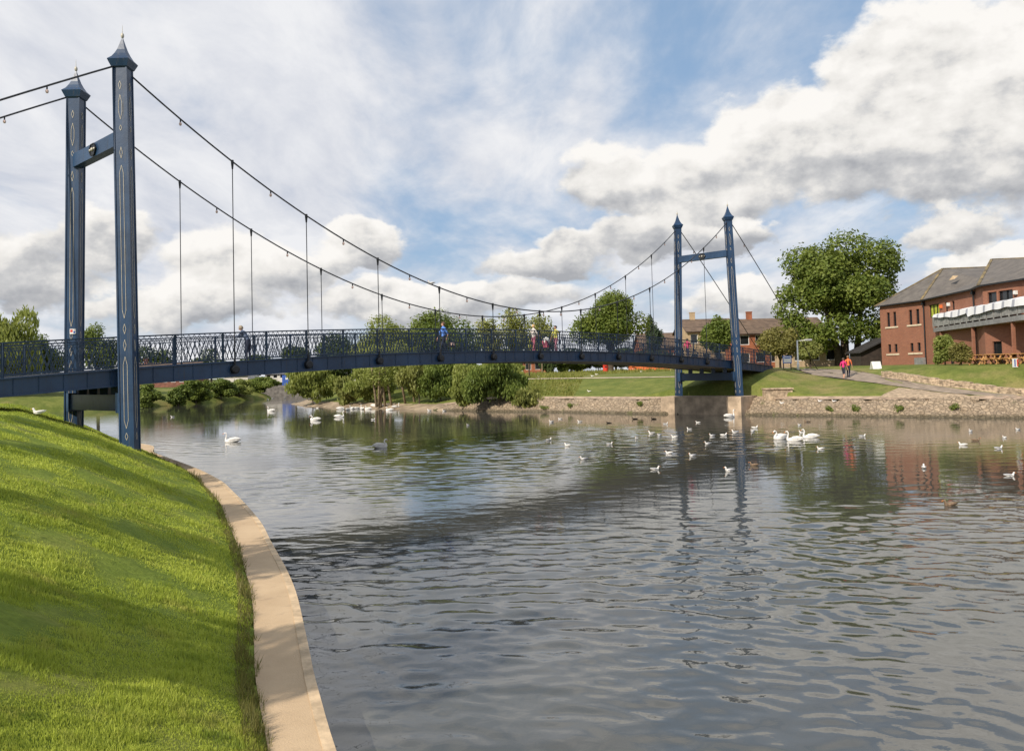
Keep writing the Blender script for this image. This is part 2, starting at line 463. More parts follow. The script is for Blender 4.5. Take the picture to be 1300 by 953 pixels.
# ------------------------------------------------------------------ left bank: towpath and mound
inner_px = [(325, 864), (322.8, 825), (320.8, 767), (313, 729), (301.7, 691), (288, 660), (281, 641), (269, 626), (248, 605), (229, 594), (210, 586), (187, 573)]
outer_px = [(401, 864), (395, 836), (386, 794), (376, 752), (363, 721), (344, 687), (332, 664), (313, 641), (294, 622), (282, 611), (260, 599), (240, 590.5), (214, 581), (195, 574)]
PZ = .40
inn = [G(x, y, PZ).xy for x, y in inner_px]; out = [G(x, y, PZ).xy for x, y in outer_px]
di = (inn[0]-inn[2]).normalized(); do = (out[0]-out[2]).normalized()
ei2 = inn[0]+di*2.2+Vector((.10, 0)); eo2 = out[0]+do*2.2+Vector((.08, 0))
ext_near_i = [(10, -9), (5.4, -4), (2.0, -.2), (-.3, 2.8), (-1.35, 4.8), tuple(ei2)]
ext_near_o = [(10.7, -8.4), (6.1, -3.5), (2.8, .35), (.45, 3.3), (-.62, 5.1), tuple(eo2)]
ei, eo = inn[-1], out[-1]
ext_far = [(-18.5, 41.5), (-22.5, 45), (-30, 48), (-45, 51), (-75, 54), (-130, 56)]
innp = smooth_poly(ext_near_i+[tuple(p) for p in inn]+[(x-.5, y-.8) for x, y in ext_far], .4)
outp = smooth_poly(ext_near_o+[tuple(p) for p in out]+ext_far, .4)
LH = [(-5, .1), (-.45, .25), (0, .34), (.12, .46), (.5, .68), (1.2, 1.0), (3.0, 1.95), (5.0, 2.70), (7, 2.94), (10, 3.04), (20, 3.12), (60, 3.2), (400, 3.2)]
def left_z(X, Y, micro=True):
    d = sdist(X, Y, innp)
    z = np.interp(d, [p[0] for p in LH], [p[1] for p in LH])
    return z, d
def axis(segs):
    a = []
    for lo, hi, st in segs: a += list(np.arange(lo, hi, st))
    a.append(segs[-1][1]); return np.array(a)
gx = axis([(-130, -34, 6), (-34, -20, .6), (-20, 12, .22)])
gy = axis([(-12, 0, .5), (0, 46, .22), (46, 58, 1)])
GX, GY = np.meshgrid(gx, gy)
GZ, GD = left_z(GX, GY)
near = (GX > -34)
bump = np.where(near, fbm2(GX, GY, .55, 3.1)*.07 + fbm2(GX, GY, 2.3, 9.1)*.02, 0)
GZ = GZ + bump*np.clip(GD/1.5, 0, 1)
setp(grid_mesh('grass_bank', GX, GY, GZ, M['turf'], keep=GD > -.55), kind='structure')

def path_mat():
    m, t, b = new_mat('towpath_gravel')
    co = t.n('ShaderNodeTexCoord').outputs['Object']
    a = t.sstep(t.noise(co, .9, 5, .6), .3, .7); g = t.noise(co, 55, 4, .7); st = t.sstep(t.noise(co, 2.6, 6, .7), .56, .72)
    col = t.mix(a, (.45, .32, .19), (.55, .405, .25))
    col = t.mix(t.math('MULTIPLY', st, .35), col, (.20, .14, .095))
    col = t.mix(t.math('MULTIPLY', t.sstep(g, .4, .7), .35), col, (.50, .37, .26))
    t.inp(b, 'Base Color', col); b.inputs['Roughness'].default_value = .92
    t.inp(b, 'Normal', t.n('ShaderNodeBump', Strength=.5, Distance=.02, Height=g))
    return m
M['path'] = path_mat()
# resample both edges to equal count, by arc parameter of matching anchor lists
def resamp(poly, n):
    s = np.concatenate([[0], np.cumsum(np.linalg.norm(np.diff(poly, axis=0), axis=1))])
    q = np.linspace(0, s[-1], n)
    return np.stack([np.interp(q, s, poly[:, 0]), np.interp(q, s, poly[:, 1])], -1)
NP = 400
oP = resamp(outp, NP)
iP = []
for p in oP:                                    # nearest inner point
    d2 = ((innp-p)**2).sum(1); k = d2.argmin(); iP.append(innp[k])
iP = np.array(iP)
mb = MB(); kb = MB()
for i in range(NP-1):
    a, b = oP[i], oP[i+1]; c, d = iP[i+1], iP[i]
    def lerp(p, q, f): return p+(q-p)*f
    wa = .11/max(.3, np.linalg.norm(a-d)); wb = .11/max(.3, np.linalg.norm(b-c))
    a2, b2 = lerp(a, d, wa), lerp(b, c, wb)
    mb.quad((*a2, PZ), (*b2, PZ), (*c, PZ-.01), (*d, PZ-.01))
    kb.quad((*a, PZ+.008), (*b, PZ+.008), (*b2, PZ+.008), (*a2, PZ+.008))
    kb.quad((*a2, PZ+.008), (*b2, PZ+.008), (*b2, PZ-.05), (*a2, PZ-.05))
    kb.quad((*a, -1.2), (*b, -1.2), (*b, PZ+.008), (*a, PZ+.008))
setp(mb.build('path', M['path']), kind='structure')
setp(kb.build('kerb', mat('kerb_stone', (.51, .38, .24), .9, .3, 2.5, bump=.3)), kind='structure')

# blades of grass on the mound (uncountable)
def blades(name, n, y0, y1, zfun, mat_, hgt, wid, accept, xr, pw=1.6, lean=.75):
    out_ = []
    tot = 0
    while tot < n:
        k = n*2
        u = RNG.random(k); Yv = y0*(y1/y0)**(u**pw) if y0 > 0 else y0+(y1-y0)*u
        Xv = xr[0]+(xr[1]-xr[0])*RNG.random(k)
        Xv = Xv*Yv if xr[2] else Xv
        z, ok = zfun(Xv, Yv); ok &= accept(Xv, Yv)
        Xv, Yv, z = Xv[ok], Yv[ok], z[ok]
        out_.append(np.stack([Xv, Yv, z], -1)); tot += len(Xv)
    P = np.concatenate(out_)[:n]
    dist = np.clip(np.linalg.norm(P[:, :2], axis=1), 4, 200)
    cl_ = np.zeros(n)
    for q in range(10):
        a_ = RNG.uniform(0, 2*PI); k_ = 2*PI/RNG.uniform(.25, 1.6); cl_ += np.sin(k_*(math.cos(a_)*P[:, 0]+math.sin(a_)*P[:, 1])+RNG.uniform(0, 6.3))
    cl_ = np.clip(1+.30*cl_, .45, 2.4)
    a = RNG.random(n)*2*PI; h = cl_*hgt*(.5+RNG.random(n)*.9)*(1+dist/60); wv = wid*(dist/8)*(0.7+.6*RNG.random(n))
    side = np.stack([np.cos(a), np.sin(a), np.zeros(n)], -1)*wv[:, None]
    la = RNG.random(n)*2*PI; lv = RNG.random(n)*lean
    tip = np.stack([np.cos(la)*lv, np.sin(la)*lv, np.sqrt(np.clip(1-lv**2, .1, 1))], -1)*h[:, None]
    V = np.stack([P-side, P+side, P+tip], 1)
    V[:, :2, 2] -= .01
    return np_mesh(name, V, 3, mat_)
import time as _t
def lz(X, Y):
    ok = np.ones(len(X), bool)
    z, d = left_z(X, Y); ok = d > .02
    b_ = np.zeros(len(X))
    return z, ok
gb = blades('grass', 300000, 4.5, 36, lz, M['blade'], .025, .0048, lambda X, Y: (X > -.72*Y-1) & (X < -.05*Y+.6), (-.75, -.08, True), 1.25, .9)
# settle blades on the uneven turf
setp(gb, kind='stuff')
vb = blades('verge_grass', 6000, 5, 36, lambda X, Y: (lambda zd: (zd[0]+.02, (zd[1] > -.04) & (zd[1] < .2)))(left_z(X, Y)), blade_mat('verge_blades', (.09, .10, .025), (.24, .22, .08)), .065, .005, lambda X, Y: X > -20, (-.75, -.08, True), 1.1, .8)
setp(vb, kind='stuff')

# ------------------------------------------------------------------ right bank
bank_px = [(1300, 531), (1100, 529), (930, 526.5), (800, 525), (700, 523), (640, 522.5), (560, 521), (480, 519), (420, 517), (374, 514)]
bk = [tuple(G(x, y, 0).xy) for x, y in bank_px]
bk = [(120, -30), (62, 27)] + bk + [(-31, 118), (-27, 140), (-34, 170), (-37, 176)]
BANK = smooth_poly(bk, 1.0)              # runs right to left; land is on its right
PR = [(-2, -1.0), (0, -.3), (.12, .1), (1.6, 1.05), (2.2, 1.22), (2.4, 1.32), (12, 2.85), (17, 3.05), (45, 3.35), (100, 3.6), (400, 4), (2500, 6)]
PT = PR[:6]+[(3.6, 1.40), (4.4, 1.65), (7.5, 3.0), (9, 3.28), (17, 3.35), (45, 3.4), (100, 3.6), (400, 4), (2500, 6)]
PS = [(-2, -.6), (0, -.12), (1.5, .30), (4, .75), (8, 1.6), (14, 2.4), (45, 3.2), (100, 3.6), (400, 4), (2500, 6)]
U2 = np.array([math.cos(.8309), math.sin(.8309)])
P0 = np.array([-15.414, 30.442]); SPAN = 45.5
DECK_END = P0+U2*SPAN*1.154
def right_z(X, Y, d=None):
    X = np.asarray(X, float); Y = np.asarray(Y, float)
    if d is None: d = -sdist(X, Y, BANK)
    za = np.interp(d, [p[0] for p in PR], [p[1] for p in PR]); zb = np.interp(d, [p[0] for p in PS], [p[1] for p in PS])
    k = np.clip((X+9)/8, 0, 1); k = k*k*(3-2*k)
    z = zb+(za-zb)*k
    kr = np.clip((X-26.5)/6, 0, 1); kr = kr*kr*(3-2*kr)
    z = z+(np.interp(d, [p[0] for p in PT], [p[1] for p in PT])-z)*kr
    # embankment carrying the end of the bridge
    a = DECK_END+U2*.2; b = DECK_END+np.array([7, 7.5]); ab = b-a
    tt = np.clip(((X-a[0])*ab[0]+(Y-a[1])*ab[1])/ab.dot(ab), 0, 1)
    dd = np.hypot(X-a[0]-tt*ab[0], Y-a[1]-tt*ab[1])
    cone = 3.52-.30*np.clip(dd-1.8, 0, None)-tt*.35
    z = np.where(d > 2.3, np.maximum(z, np.minimum(cone, 3.55)), z)
    return z
def rz1(x, y): return float(right_z(np.array([x]), np.array([y]))[0])
def onright(px, py):
    d = ray(px, py); lo = 20.0
    ts = np.arange(40, 260, .5); X = d.x*ts; Y = d.y*ts; Zr = CAMZ+d.z*ts
    gz = right_z(X, Y); inside = -sdist(X, Y, BANK) > 0
    k = np.where((Zr < gz) & inside)[0]
    i = k[0] if len(k) else len(ts)-1
    t0, t1 = ts[max(i-1, 0)], ts[i]
    for _ in range(12):
        tm = (t0+t1)/2
        if CAMZ+d.z*tm < rz1(d.x*tm, d.y*tm): t1 = tm
        else: t0 = tm
    return Vector((d.x*t1, d.y*t1, rz1(d.x*t1, d.y*t1)))
# sheet in (along, inland) coordinates
tan = np.gradient(BANK, axis=0)
k_ = np.ones(25)/25
nrm = np.stack([np.convolve(np.pad(v, 12, mode='edge'), k_, 'valid') for v in (tan[:, 1], -tan[:, 0])], -1)
nrm /= np.linalg.norm(nrm, axis=1)[:, None]
dg = np.array([-1.5, 0, .12, .3, .5, .75, 1.0, 1.4, 1.8, 2.2, 2.4, 3, 4, 5, 6, 7, 8, 9.5, 11, 12, 13, 15, 17, 20, 24, 30, 38, 48, 60, 80, 110, 160, 250, 420, 800, 1600])
SX = BANK[:, 0][:, None]+nrm[:, 0][:, None]*dg[None]; SY = BANK[:, 1][:, None]+nrm[:, 1][:, None]*dg[None]
SZ = right_z(SX, SY, np.broadcast_to(dg[None], SX.shape))
SZ = np.where((dg[None] < 2.25) & (SX > -9), SZ-.35, SZ)
setp(grid_mesh('ground', SX, SY, SZ, M['lawn']), kind='structure')

def strip(name, mat_, d0, d1, nd, off, sel, disp=0.0, step=.35):
    n = int(sum(np.linalg.norm(np.diff(BANK[sel], axis=0), axis=1))/step)
    bp = resamp(BANK[sel], n); np_ = resamp(nrm[sel], n)
    s0 = np.concatenate([[0], np.cumsum(np.linalg.norm(np.diff(BANK[sel], axis=0), axis=1))]); q = np.linspace(0, s0[-1], n)
    np_ = np.stack([np.interp(q, s0, nrm[sel][:, 0]), np.interp(q, s0, nrm[sel][:, 1])], -1)
    dv = np.linspace(d0, d1, nd)
    X = bp[:, 0][:, None]+np_[:, 0][:, None]*dv; Y = bp[:, 1][:, None]+np_[:, 1][:, None]*dv
    Z = right_z(X, Y, np.broadcast_to(dv[None], X.shape))+off
    if disp:
        f = fbm2(X, Y, 1.3, 4.4)*disp + fbm2(X+Z*3, Y, 3.6, 2.2)*disp*.9
        Z = Z+f; X = X-np_[:, 0][:, None]*f*.8; Y = Y-np_[:, 1][:, None]*f*.8
    return grid_mesh(name, X, Y, Z, mat_, smooth=False if disp else True)
def rubble_mat():
    m, t, b = new_mat('revetment_stone')
    co = t.n('ShaderNodeTexCoord').outputs['Object']
    wv_ = t.n('ShaderNodeTexNoise', Vector=co); wv_.inputs['Scale'].default_value = 2.2; wv_.inputs['Detail'].default_value = 5
    raw = co; co = t.vmath('ADD', co, t.vmath('SCALE', wv_.outputs['Color'], scale=.35))
    v = t.n('ShaderNodeTexVoronoi', Vector=t.vmath('MULTIPLY', co, (1, 1, 1.6))); v.inputs['Scale'].default_value = 3.4
    ed = t.n('ShaderNodeTexVoronoi', Vector=t.vmath('MULTIPLY', co, (1, 1, 1.6)), _feature='DISTANCE_TO_EDGE'); ed.inputs['Scale'].default_value = 3.4
    r = t.n('ShaderNodeSeparateColor', i0=v.outputs['Color']).outputs[0]
    col = t.mix(r, (.32, .24, .165), (.47, .365, .255))
    n = t.sstep(t.noise(co, 4, 6, .7), .3, .7); col = t.mix(t.math('MULTIPLY', n, .4), col, (.28, .22, .15))
    gr = t.math('SUBTRACT', 1.0, t.sstep(ed.outputs['Distance'], .02, .09))
    col = t.mix(t.math('MULTIPLY', gr, .45), col, (.21, .16, .11))
    sepz = t.n('ShaderNodeSeparateXYZ', i0=raw).outputs[2]
    wet = t.math('SUBTRACT', 1.0, t.sstep(t.math('ADD', sepz, t.math('MULTIPLY', n, .15)), .16, .34))
    col = t.mix(t.math('MULTIPLY', wet, .75), col, (.075, .065, .035))
    moss = t.math('MULTIPLY', t.sstep(t.noise(co, .6, 5, .7), .60, .70), .7)
    col = t.mix(moss, col, (.12, .13, .035))
    t.inp(b, 'Base Color', col); b.inputs['Roughness'].default_value = .95
    t.inp(b, 'Normal', t.n('ShaderNodeBump', Strength=.8, Distance=.12, Height=t.math('ADD', t.sstep(ed.outputs['Distance'], 0, .14), t.math('MULTIPLY', n, .4))))
    return m
M['rubble'] = rubble_mat()
sel_r = np.where(BANK[:, 0] > -9)[0]
setp(strip('riverbank_stone', M['rubble'], -.25, 1.75, 12, .05, sel_r, .17, .28), kind='structure')
setp(strip('riverside_path', mat('walk_stone', (.36, .265, .19), .95, .3, 1.6, bump=.2), 1.65, 2.27, 4, .06, sel_r), kind='structure')
sel_l = np.where((BANK[:, 0] <= -7) & (BANK[:, 0] > -36))[0]
setp(strip('river_beach', mat('bare_soil', (.27, .20, .13), .95, .4, .7, col2=(.40, .31, .21), bump=.4), -.4, 2.3, 8, .06, sel_l, .08, .6), kind='structure')

# path up to the bridge, laid on the ground
up_px = [(992, 466), (1005, 467.5), (1030, 468.5), (1060, 472), (1095, 476.5), (1130, 482), (1165, 487), (1200, 492), (1250, 498.5), (1310, 506)]
lo_px = [(994, 470), (1006, 472.5), (1030, 475), (1060, 479), (1095, 484), (1125, 489), (1160, 494), (1200, 499), (1250, 505), (1310, 512)]
LAID = []
def lay_strip(name, mat_, A, B, off, sub=6, ns=5):
    A = resamp(np.array([tuple(onright(*p).xy) for p in A]), len(A)*sub); B = resamp(np.array([tuple(onright(*p).xy) for p in B]), len(B)*sub)
    LAID.append(((A+B)/2, float(np.linalg.norm(A-B, axis=1).max())/2+.2))
    f = np.linspace(0, 1, ns)
    X = A[:, 0][:, None]*(1-f)+B[:, 0][:, None]*f; Y = A[:, 1][:, None]*(1-f)+B[:, 1][:, None]*f
    return grid_mesh(name, X, Y, right_z(X, Y)+off, mat_)
setp(lay_strip('footpath', mat('footpath_asphalt', (.25, .20, .155), .95, .25, 1.2), up_px, lo_px, .05), kind='structure')
setp(lay_strip('stone_ramp', mat('ramp_setts', (.37, .28, .19), .95, .35, 4, bump=.6), [(1141, 493.5), (1170, 496.5), (1205, 501), (1243, 505.5)], [(1116, 506), (1160, 507), (1205, 508.5), (1243, 509.5)], .09), kind='structure')
setp(lay_strip('gravel_strip', mat('gravel_lane', (.40, .33, .23), .95, .25, 2), [(660, 481), (720, 480), (790, 479), (860, 478)], [(660, 482.2), (720, 481.2), (790, 480.2), (860, 479.2)], .05), kind='structure')
# low retaining wall above the path
wt = MB()
lw = [(1122, 477.5), (1140, 480), (1165, 483.5), (1200, 489), (1250, 495.5), (1310, 503)]
lwp = resamp(smooth_poly([tuple(onright(*p).xy) for p in lw], .5), 46)
base = Vector((*lwp[0], rz1(*lwp[0])))
rw = empty('stone_wall', base, 'low rubble stone wall beside the footpath below the brick pub lawn', 'wall')
for i in range(45):
    a, b = lwp[i], lwp[i+1]; za = rz1(*a); zb = rz1(*b); tn = (b-a)/np.linalg.norm(b-a); nn = np.array([-tn[1], tn[0]])*.22
    for k, (z0, z1) in enumerate(((-.3, .14), (.14, .27), (.27, .40))):
        j = random.uniform(-.05, .05); jj = random.uniform(-.05, .05)
        wt.hexa([(*(a-nn*(1+j)), za+z0), (*(b-nn*(1+j)), zb+z0), (*(b+nn), zb+z0), (*(a+nn), za+z0),
                 (*(a-nn*(1+jj)), za+z1+jj), (*(b-nn*(1+jj)), zb+z1+jj), (*(b+nn), zb+z1+jj), (*(a+nn), za+z1+jj)])
wt.build('masonry', M['stone_pale'], rw, base)

# grass tufts on the far slope and weeds on the stones
def rzf(X, Y):
    d = -sdist(X, Y, BANK); ok = d > 2.5
    for ctr_, hw_ in LAID: ok &= np.abs(sdist(X, Y, ctr_)) > hw_
    return right_z(X, Y, d), ok
fb_ = blades('slope_grass', 60000, 50, 130, rzf, M['blade_far'], .075, .0065, lambda X, Y: (X > -6) & (X < .66*Y) & (np.hypot(X-29, Y-66) > 0), (-.08, .66, True), 1.3, .8)
# keep tufts off the paths
setp(fb_, kind='stuff')

# far left bank
fbk = [(-260, 70), (-130, 84), (-85, 95), (-60, 106), tuple(G(180, 517).xy), tuple(G(240, 513.5).xy), tuple(G(300, 509).xy), tuple(G(345, 506).xy), (-49, 160), (-55, 172), (-66, 178), (-90, 182)]
FB = smooth_poly(fbk, 2.0)
ftan = np.gradient(FB, axis=0); fn = np.stack([-ftan[:, 1], ftan[:, 0]], -1); fn /= np.linalg.norm(fn, axis=1)[:, None]
fd = np.array([-2, 0, .6, 1.5, 4, 8, 15, 30, 60, 120, 300, 900])
PFd = [(-2, -.6), (0, -.1), (.6, .5), (1.5, .9), (4, 1.6), (15, 2.4), (60, 3.2), (300, 4), (900, 6)]
FX = FB[:, 0][:, None]+fn[:, 0][:, None]*fd; FY = FB[:, 1][:, None]+fn[:, 1][:, None]*fd
FZ = np.broadcast_to(np.interp(fd, [p[0] for p in PFd], [p[1] for p in PFd])[None], FX.shape)
setp(grid_mesh('terrain', FX, FY, FZ, M['lawn']), kind='structure')
def far_z(x, y):
    d = float(sdist(np.array([x]), np.array([y]), FB)[0]); return float(np.interp(d, [p[0] for p in PFd], [p[1] for p in PFd]))
# land closing the reach, out to the horizon
hm = MB(); hm.quad((-1800, 215, 3.0), (-30, 215, 3.0), (-30, 2500, 6), (-1800, 2500, 6)); setp(hm.build('hills', M['lawn']), kind='structure')
cs = MB(); cs.box((-46.5, 180.2, .3), (24, 8, 3.6))
setp(cs.build('quay_wall', M['grey_wall']), 'long grey stone quay wall closing the far end of the river', 'wall')

# ------------------------------------------------------------------ suspension bridge
u = Vector((U2[0], U2[1], 0)); nv = Vector((U2[1], -U2[0], 0)); UP = Vector((0, 0, 1))
O0 = Vector((P0[0], P0[1], 0))
def C(tt, s, z): return O0+u*(SPAN*tt)+nv*s+UP*z
def zb(tt): return CAMZ+.20+.705*(1-(2*tt-1)**2)      # mid height of the edge girder
br = empty('suspension_bridge', C(0, 0, 0), 'dark blue iron suspension footbridge with four spired pylon legs across the river', 'bridge')
BO = C(0, 0, 0)
T0, T1 = -.26, 1.154
def tsteps(a, b, n): return [a+(b-a)*i/n for i in range(n+1)]
# girders, deck, soffit
for s in (1, -1):
    g = MB()
    ts = tsteps(T0, T1, 60)
    for a, b in zip(ts[:-1], ts[1:]):
        for (w0, w1, h0, h1) in ((2.06, 2.16, -.27, .25), (2.0, 2.24, .25, .30), (2.0, 2.24, -.32, -.27)):
            pa, pb = s*min(w0, w1), s*max(w0, w1)
            g.hexa([C(a, pa, zb(a)+h0), C(a, pb, zb(a)+h0), C(b, pb, zb(b)+h0), C(b, pa, zb(b)+h0), C(a, pa, zb(a)+h1), C(a, pb, zb(a)+h1), C(b, pb, zb(b)+h1), C(b, pa, zb(b)+h1)])
    for tt in tsteps(T0, T1, 85):            # stiffeners on the web
        g.bar(C(tt, s*2.165, zb(tt)-.265), C(tt, s*2.165, zb(tt)+.245), .03, .016)
    g.build('girder', M['blue'], br, BO)
d = MB(); sf = MB()
ts = tsteps(T0, T1, 60)
for a, b in zip(ts[:-1], ts[1:]):
    d.hexa([C(a, -2.05, zb(a)+.02), C(a, 2.05, zb(a)+.02), C(b, 2.05, zb(b)+.02), C(b, -2.05, zb(b)+.02), C(a, -2.05, zb(a)+.18), C(a, 2.05, zb(a)+.18), C(b, 2.05, zb(b)+.18), C(b, -2.05, zb(b)+.18)])
    sf.hexa([C(a, -1.7, zb(a)-.30), C(a, 1.7, zb(a)-.30), C(b, 1.7, zb(b)-.30), C(b, -1.7, zb(b)-.30), C(a, -2.05, zb(a)), C(a, 2.05, zb(a)), C(b, 2.05, zb(b)), C(b, -2.05, zb(b))])
d.build('deck', M['deck'], br, BO); sf.build('soffit', M['soffit'], br, BO)
# kerb lip seen along the walkway
for s in (1, -1):
    k = MB()
    for a, b in zip(ts[:-1], ts[1:]):
        pa, pb = (1.9, 2.0) if s > 0 else (-2.0, -1.9)
        k.hexa([C(a, pa, zb(a)+.18), C(a, pb, zb(a)+.18), C(b, pb, zb(b)+.18), C(b, pa, zb(b)+.18), C(a, pa, zb(a)+.27), C(a, pb, zb(a)+.27), C(b, pb, zb(b)+.27), C(b, pa, zb(b)+.27)])
    k.build('deck_edging', M['soffit'], br, BO)
# railings: half-bay panels of crossing bars
HB = 1/24.0
t_posts = [i*HB for i in range(-6, 29)]
t_posts = [x for x in t_posts if T0 <= x <= T1-.012] + [T1-.004]
def rail_panel(a, b, s):
    p = MB(); L = (b-a)*SPAN; S = s*2.11
    def Q(x, h):
        tt = a+(b-a)*x/L; return C(tt, S, zb(tt)+.30+h)
    LO, MI, TP = .07, .93, 1.10
    p.bar(Q(0, LO), Q(L, LO), .035, .035); p.bar(Q(0, MI), Q(L, MI), .035, .03)
    # crossing bars between bottom and middle rail
    run = .30; sp = .19
    n = int((L+run)/sp)+1
    for sg in (1, -1):
        for i in range(n):
            x0 = -run+sp*i+.05; x1 = x0+run
            h0, h1 = LO, MI
            if sg < 0: x0, x1 = L-x0, L-x1
            f0, f1 = 0.0, 1.0
            lo_, hi_ = (x0, x1) if x0 < x1 else (x1, x0)
            if hi_ <= 0 or lo_ >= L: continue
            def clipf(xc): return (xc-x0)/(x1-x0)
            fs = sorted((clipf(0), clipf(L))); f0 = max(0, fs[0]); f1 = min(1, fs[1])
            if f1-f0 < .04: continue
            p.bar(Q(x0+(x1-x0)*f0, h0+(h1-h0)*f0), Q(x0+(x1-x0)*f1, h0+(h1-h0)*f1), .016, .022)
    k = int(L/.19)
    for i in range(k):                       # small zigzag under the handrail
        xa = L*i/k; xb = L*(i+1)/k
        p.bar(Q(xa, MI), Q((xa+xb)/2, TP), .014, .014); p.bar(Q((xa+xb)/2, TP), Q(xb, MI), .014, .014)
    for i in range(1, 4):                    # long uprights
        p.bar(Q(L*i/4, LO), Q(L*i/4, MI), .018, .018)
    return p
npan = 0
for s in (1, -1):
    for a, b in zip(t_posts[:-1], t_posts[1:]):
        rail_panel(a, b, s).build('railing_panel', M['blue_rail'], br, BO)
    for tt in t_posts:
        pm = MB(); pm.bar(C(tt, s*2.11, zb(tt)+.28), C(tt, s*2.11, zb(tt)+1.43), .075, .075)
        pm.build('railing_post', M['blue_rail'], br, BO)
    h = MB()
    for a, b in zip(ts[:-1], ts[1:]):
        h.bar(C(a, s*2.11, zb(a)+1.42), C(b, s*2.11, zb(b)+1.42), .075, .05)
    h.build('handrail', M['blue_rail'], br, BO)

# pylon legs: square posts turned so a corner faces the deck
ZT = CAMZ+11.25
def leg_s(z): return 2.65+(2.22-2.65)*(z-(CAMZ-2.8))/(14.05)
HW = .235
def leg_c(e, s, z): return C(e, s*leg_s(z), z)
FACES = [Vector((0, -1, 0)), Vector((1, 0, 0)), Vector((0, 1, 0)), Vector((-1, 0, 0))]
def outline(p, ctr, fn_, pts, closed=True, w_=.014):
    """thin raised strip along pts=(side, z) on a leg face"""
    sd_ = Vector((-fn_.y, fn_.x, 0))
    q = [ctr(z)+fn_*(HW+.006)+sd_*x+Vector((0, 0, 0)) for x, z in pts]
    if closed: q = q+[q[0]]
    for a, b in zip(q[:-1], q[1:]):
        p.bar(a, b, .012, w_, 1, up=fn_.cross((b-a).normalized()))
for e in (0, 1):
    for s in (1, -1):
        z0 = .6 if e == 0 else 1.0
        if e == 0 and s == -1: z0 = 1.2
        lg = MB()
        P = [leg_c(e, s, z0)+Vector((x*HW, y*HW, 0)) for x, y in ((-1, -1), (1, -1), (1, 1), (-1, 1))]
        Q = [leg_c(e, s, ZT)+Vector((x*HW, y*HW, 0)) for x, y in ((-1, -1), (1, -1), (1, 1), (-1, 1))]
        lg.hexa(P+Q)
        # raised corner beads
        for x, y in ((-1, -1), (1, -1), (1, 1), (-1, 1)):
            lg.bar(leg_c(e, s, z0)+Vector((x*HW, y*HW, 0)), leg_c(e, s, ZT)+Vector((x*HW, y*HW, 0)), .05, .05, up=(1, 0, 0))
        om = lg; cz = lambda z: leg_c(e, s, z)
        z_ = CAMZ
        for fn_ in FACES:
            hexs = [(10.75, 10.45, .045), (10.25, 9.35, .06), (9.15, 8.95, .04), (8.35, 7.95, .045), (7.7, 2.25, .065), (2.05, 1.7, .045), (1.5, 1.1, .045), (.9, -1.6, .07), (-1.75, -2.0, .045)]
            for zt_, zb_, w_ in hexs:
                if z_+zb_ < z0+.5: continue
                k = min(.28, (zt_-zb_)*.45)
                outline(om, cz, fn_, [(0, z_+zt_), (w_, z_+zt_-k), (w_, z_+zb_+k), (0, z_+zb_), (-w_, z_+zb_+k), (-w_, z_+zt_-k)])
        legob = lg.build('pylon_leg', [M['blue'], M['gold']], br, BO)
        cp = MB(); ct = leg_c(e, s, ZT)
        prof = [(.245, 0), (.29, .04), (.37, .24), (.385, .28), (.36, .31), (.275, .40), (.20, .54), (.135, .70), (.08, .90), (.035, 1.08), (.018, 1.16)]
        rings = []
        for r, h in prof:
            i0 = len(cp.v); rings.append(i0)
            for x, y in ((-1, -1), (1, -1), (1, 1), (-1, 1)): cp.v.append(tuple(ct+Vector((x*r, y*r, h))))
        for a, b in zip(rings[:-1], rings[1:]):
            for j in range(4):
                cp.f.append((a+j, a+(j+1) % 4, b+(j+1) % 4, b+j)); cp.m.append(0)
        cp.f.append(tuple(rings[-1]+j for j in range(4))); cp.m.append(0)
        cp.build('cap', M['blue'], legob, BO)
        fi = MB(); fi.ball(ct+Vector((0, 0, 1.24)), .06, sc=(1, 1, 1.7)); fi.tube([ct+Vector((0, 0, 1.12)), ct+Vector((0, 0, 1.36)), ct+Vector((0, 0, 1.62))], [.02, .012, .005], 6)
        fi.build('finial', M['gold'], legob, BO, smooth=True)
    # cross beams
    cb = MB(); z0, z1 = CAMZ+8.5, CAMZ+9.02; zc = (z0+z1)/2
    cb.bar(C(e, leg_s(zc)-.2, zc), C(e, -leg_s(zc)+.2, zc), .36, z1-z0)
    cbo = cb.build('cross_beam', M['blue'], br, BO)
    em = MB(); sg = -1 if e == 0 else -1
    ce = C(e, 0, zc)-u*.2
    em.poly([ce+nv*(.30*math.cos(PI/3*k))+UP*(.24*math.sin(PI/3*k))-u*.02 for k in range(6)], 0)
    for k in range(6):
        a = ce+nv*(.30*math.cos(PI/3*k))+UP*(.24*math.sin(PI/3*k)); b = ce+nv*(.30*math.cos(PI/3*(k+1)))+UP*(.24*math.sin(PI/3*(k+1)))
        em.bar(a-u*.03, b-u*.03, .04, .03, 0)
    em.ball(ce-u*.03, .07, m=1); em.ball(ce-u*.03+nv*.2, .05, m=1); em.ball(ce-u*.03-nv*.2, .05, m=1)
    em.build('emblem', [M['dark'], M['gold']], cbo, BO)
    lb = MB(); z0, z1 = CAMZ-1.0, CAMZ-.42; zc = (z0+z1)/2
    lb.bar(C(e, leg_s(zc)-.2, zc), C(e, -leg_s(zc)+.2, zc), .5, z1-z0)
    for s in (1.5, .5, -.5, -1.5): lb.bar(C(e, s, z1), C(e, s, zb(e)-.05), .22, .3)
    for s in (1, -1): lb.bar(C(e, s*(leg_s(zc)-.35), zc), C(e, s*(leg_s(zc)-.1), zc), .66, z1-z0+.12)
    lb.build('bearing_beam', M['blue'], br, BO)
